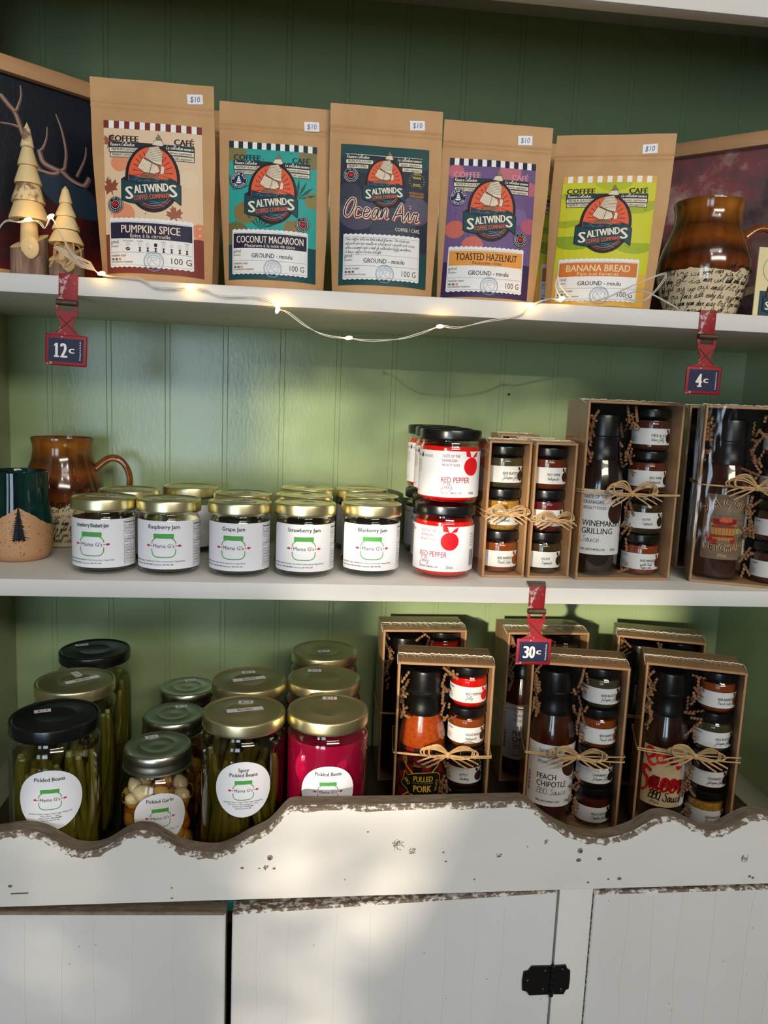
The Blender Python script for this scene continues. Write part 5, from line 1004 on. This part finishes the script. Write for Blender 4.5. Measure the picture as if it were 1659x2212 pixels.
for k, (pts, wd) in enumerate((([(.0637, .2132), (.0722, .2048), (.0794, .1981), (.085, .1833), (.0907, .1684)], .0062), ([(.0862, .2295), (.0867, .2178), (.0826, .2049), (.0794, .1981)], .0045), ([(.0628, .1824), (.0761, .1839), (.0835, .1829)], .004), ([(.1061, .1633), (.1105, .1506), (.1232, .1459), (.1345, .1439), (.1427, .1379), (.1595, .1337), (.1673, .1451)], .0068), ([(.1269, .2092), (.1338, .1919), (.1383, .1682), (.1363, .149)], .005), ([(.1162, .1918), (.1151, .1793), (.1109, .1675), (.1061, .1617)], .0042), ([(.1636, .1809), (.1617, .1661), (.1511, .143)], .0042), ([(.1056, .1402), (.1231, .1397), (.1363, .149)], .0055), ([(.0907, .1684), (.098, .150), (.106, .140)], .008))):
    p = [(v.x, v.y) for v in catmull([(x, y, 0) for x, y in pts], 5)]; tp = (lambda u: .35+.65*u) if k in (1, 2, 4, 5, 6) else None
    ant.stroke(p, wd, '#6E4A40', 1, taper=tp); ant.stroke([(x-.0006, y+.0006) for x, y in p], wd*.45, '#A08C80', 2, taper=tp)
ant.poly([(v.x, v.y) for v in catmull([(.10, .135, 0), (.13, .140, 0), (.168, .128, 0), (.185, .10, 0), (.15, .095, 0), (.115, .112, 0)], 4, True)], '#26384A', 1)
painting((-.4146, .0712), (.079, .065), .278, .2555, canvas('dusk_painting', (.9, 3.2, [(.35, '#C2601E'), (.52, '#8A2A14'), (.70, '#4A1418'), (.82, '#14161F'), (1.0, '#0E1522')]), 11, 2), 'oak-framed painting of antlers against a dark sky, in the left corner', ant)
painting((.4520, .2560), (.0926, -.077), .250, .2535, canvas('cloud_painting', (1.5, 0, [(.50, '#161218'), (.66, '#3A2830'), (.76, '#5E4848'), (.86, '#84484A'), (.98, '#A8948C')]), 8, 7.3), 'oak-framed painting of dark purple and red clouds, in the right corner')
cd_ = thing('card', 'cream card with a dark lower panel, standing at the right edge', 'card', (.5670, .0400, S1), 0); a = Art()
a.rect(-.0345, 0, .0345, .085, '#E2D3A2', 0); a.rect(-.0285, 0, .0345, .034, '#2B4450', 1); a.ring(0, .06, .027, .02, .0006, '#4A5A60', 1); a.put(emblem(), .0, .0290, .075, l=2); cm_ = M(); a.emit(cm_, lambda x, y, o: (x, -.0009-o, y)); part('print', flat_mesh(cm_, 'print'), cd_); part('board', M().box(-.0345, .0345, -.0008, .0006, 0, .085, mat('cream_board', '#E2D3A2', .6)), cd_)

# ------------------------------------------------------------ enamel price signs clipped to the shelf edges
def price_sign(x, zt, txt, label, top_over=.0, rot=0, seed=0):
    t = thing('price_sign', label, 'price sign', (x, 0, zt), 0, 'red and blue enamel price signs'); w_ = .0098
    m = M().box(-w_, w_, -.0018, -.0004, -.0262, .0016, REDPAINT, .0002)
    if top_over: m.add([(-w_, -.001, .0009), (w_, -.001, .0009), (w_+.008, top_over, .0009), (-w_+.004, top_over, .0009)], [(0, 1, 2, 3)], RUST).add([(-w_, -.001, .0016), (w_, -.001, .0016), (w_+.008, top_over, .0016), (-w_+.004, top_over, .0016)], [(0, 1, 2, 3)], RUST)
    else: m.box(-w_, w_, -.001, .02, .0006, .0016, RUST)
    part('clip_strip', m, t, 'red painted clip strip'); part('roll_hinge', M().tube([(-w_-.001, -.004, -.0285), (w_+.001, -.004, -.0285)], .0034, RUST, 14), t, 'rolled steel end')
    h = M()
    for s in (-1, 1): h.prism([(s*.0105, -.0275), (s*.0075, -.0275), (s*.0078, -.0375), (s*.0112, -.0375)], -.0046, -.0034, REDPAINT)
    L_ = catmull([(.0112, -.0372, 0), (.0098, -.043, 0), (.0068, -.0495, 0), (.0072, -.0545, 0), (.0105, -.0590, 0), (.0165, -.0622, 0)], 4); L_ = [(v.x, v.y) for v in L_]
    h.prism([(-x_, z) for x_, z in L_]+L_[::-1], -.0046, -.0034, REDPAINT)
    for s in (-1, 1): h.tube([(s*.0085, -.0395, -0), (-s*.0085, -.0595, 0)] if 0 else [(s*.0082, -.0049, -.0425), (-s*.0105, -.0049, -.0600)], .0005, RUST, 6)
    part('hanger', h, t, 'red hanger plate')
    p = M(); q = .0215; zt_, zb_ = -.0620, -.0945
    p.box(-q, q, -.0052, -.0030, zb_, zt_, REDPAINT, .0016, seg=3); p.box(-q+.0035, q-.0035, -.0056, -.0050, zb_+.004, zt_-.004, NAVY)
    a = Art(); W = '#EDE8DC'; n = len(txt); bx = -.0008
    dw = .0062 if n > 1 else .0066; X0 = bx-dw*n*.62
    for k, ch in enumerate(txt):
        xx = X0+k*(dw+.0012)-.001
        if ch == '1': a.rect(xx-.0013, .0101, xx+.0013, .0232, W, 1)
        else: a.text(ch, xx, .0085, .0148, W, 1, dw, bold=.035)
        if ch in '14': a.rect(xx-.0026+(.001 if ch == '4' else 0), .0085, xx+.0028+(.001 if ch == '4' else 0), .0100, W, 1 if ch == '1' else 1.5)
        if ch == '1': a.poly([(xx-.0032, .0200), (xx-.0014, .0232), (xx-.0014, .0205)], W, 1)
    a.text('c', X0+n*(dw+.0012)-.0004, .0135, .0072, W, 1, .0052, bold=.05)
    a.text('Printed in U.S.A.', .0155, .0165, .0016, W, 1, .020, bold=.02, rot=PI/2)
    a.emit(p, lambda x_, y_, o: (x_, -.0057-o, zb_+y_)); part('sign_plate', p, t, 'navy plate with red rim')
    t.rotation_euler = (0, rot, 0); return t
price_sign(-.2590, S1, '12', 'red and navy price sign reading 12c, on the left of the top shelf', rot=.035)
price_sign(.4545, S1, '4', 'red and navy price sign reading 4c, on the right of the top shelf', rot=0)
price_sign(.2755, S2, '30', 'red and navy price sign reading 30c, clipped to the middle shelf', .0265, rot=.01)

# ------------------------------------------------------------ fairy lights
fl = thing('fairy_lights', 'string of tiny warm lights on silver wire along the top shelf edge', 'string lights', (0, 0, S1))
WP = [(-.352, .040, 1.566), (-.3348, .030, 1.5860), (-.3190, .026, 1.5870), (-.3087, .030, 1.5905), (-.2990, .030, 1.589), (-.2923, .030, 1.583), (-.284, .026, 1.594), (-.270, .016, 1.572), (-.255, .002, 1.551), (-.235, -.002, 1.539), (-.2244, -.003, 1.5335), (-.205, -.003, 1.531), (-.1854, -.003, 1.5300), (-.1696, -.004, 1.5240), (-.150, -.004, 1.5232), (-.1323, -.004, 1.5235), (-.115, -.004, 1.5225), (-.0981, -.004, 1.5185), (-.0686, -.004, 1.5185), (-.050, -.004, 1.5150), (-.0437, -.004, 1.5120), (-.0385, -.005, 1.5075), (-.0285, -.005, 1.5035), (-.0081, -.006, 1.4900), (.0124, -.006, 1.4825), (.0395, -.006, 1.4795), (.0636, -.006, 1.4775), (.0944, -.006, 1.4815), (.1200, -.006, 1.4900), (.1405, -.006, 1.4970), (.1615, -.006, 1.4967), (.1925, -.006, 1.5062), (.2291, -.005, 1.5148), (.2433, -.004, 1.5255), (.2650, -.002, 1.5345), (.2799, .004, 1.5350), (.274, .010, 1.550), (.2765, .011, 1.5600), (.281, .010, 1.550), (.3010, .008, 1.5355), (.3287, .002, 1.5380), (.3605, .000, 1.5541), (.3978, -.004, 1.5700), (.3758, -.004, 1.5394), (.3507, -.004, 1.5400), (.3720, -.004, 1.5490), (.4122, .004, 1.5370), (.4240, .010, 1.5318)]
wp = catmull([(x, y, z-S1) for x, y, z in WP], 5); part('wire', M().tube(wp, .00055, WIRE, 6), fl)
part('wire', M().tube([p+Vector((.0008, -.0006, .0016*math.sin(i*.35))) for i, p in enumerate(wp)], .0005, WIRE, 6), fl)
for k, (x, y, z, rx) in enumerate(((-.3087, .028, 1.5905, .1), (-.284, .024, 1.5945, .5), (-.2244, -.004, 1.5340, .2), (-.1323, -.005, 1.5240, 0), (-.0388, -.006, 1.5060, 1.2), (.0395, -.007, 1.4800, .2), (.1405, -.007, 1.4975, .1), (.2433, -.005, 1.5258, -.7), (.2799, .001, 1.5362, .3))):
    o = part('bulb', cached('bulb', lambda: M().ball((0, 0, 0), (.0042, .0020, .0021), BULB, 12)), fl); o.location = (x, y, z-S1); o.rotation_euler = (0, -rx, 0)
    l = bpy.data.lights.new('bulb_glow', 'POINT'); l.energy = .007; l.color = (1, .58, .14); l.shadow_soft_size = .002
    lo = bpy.data.objects.new('bulb_glow', l); COL.objects.link(lo); lo.location = (x, y-.006, z+.004)
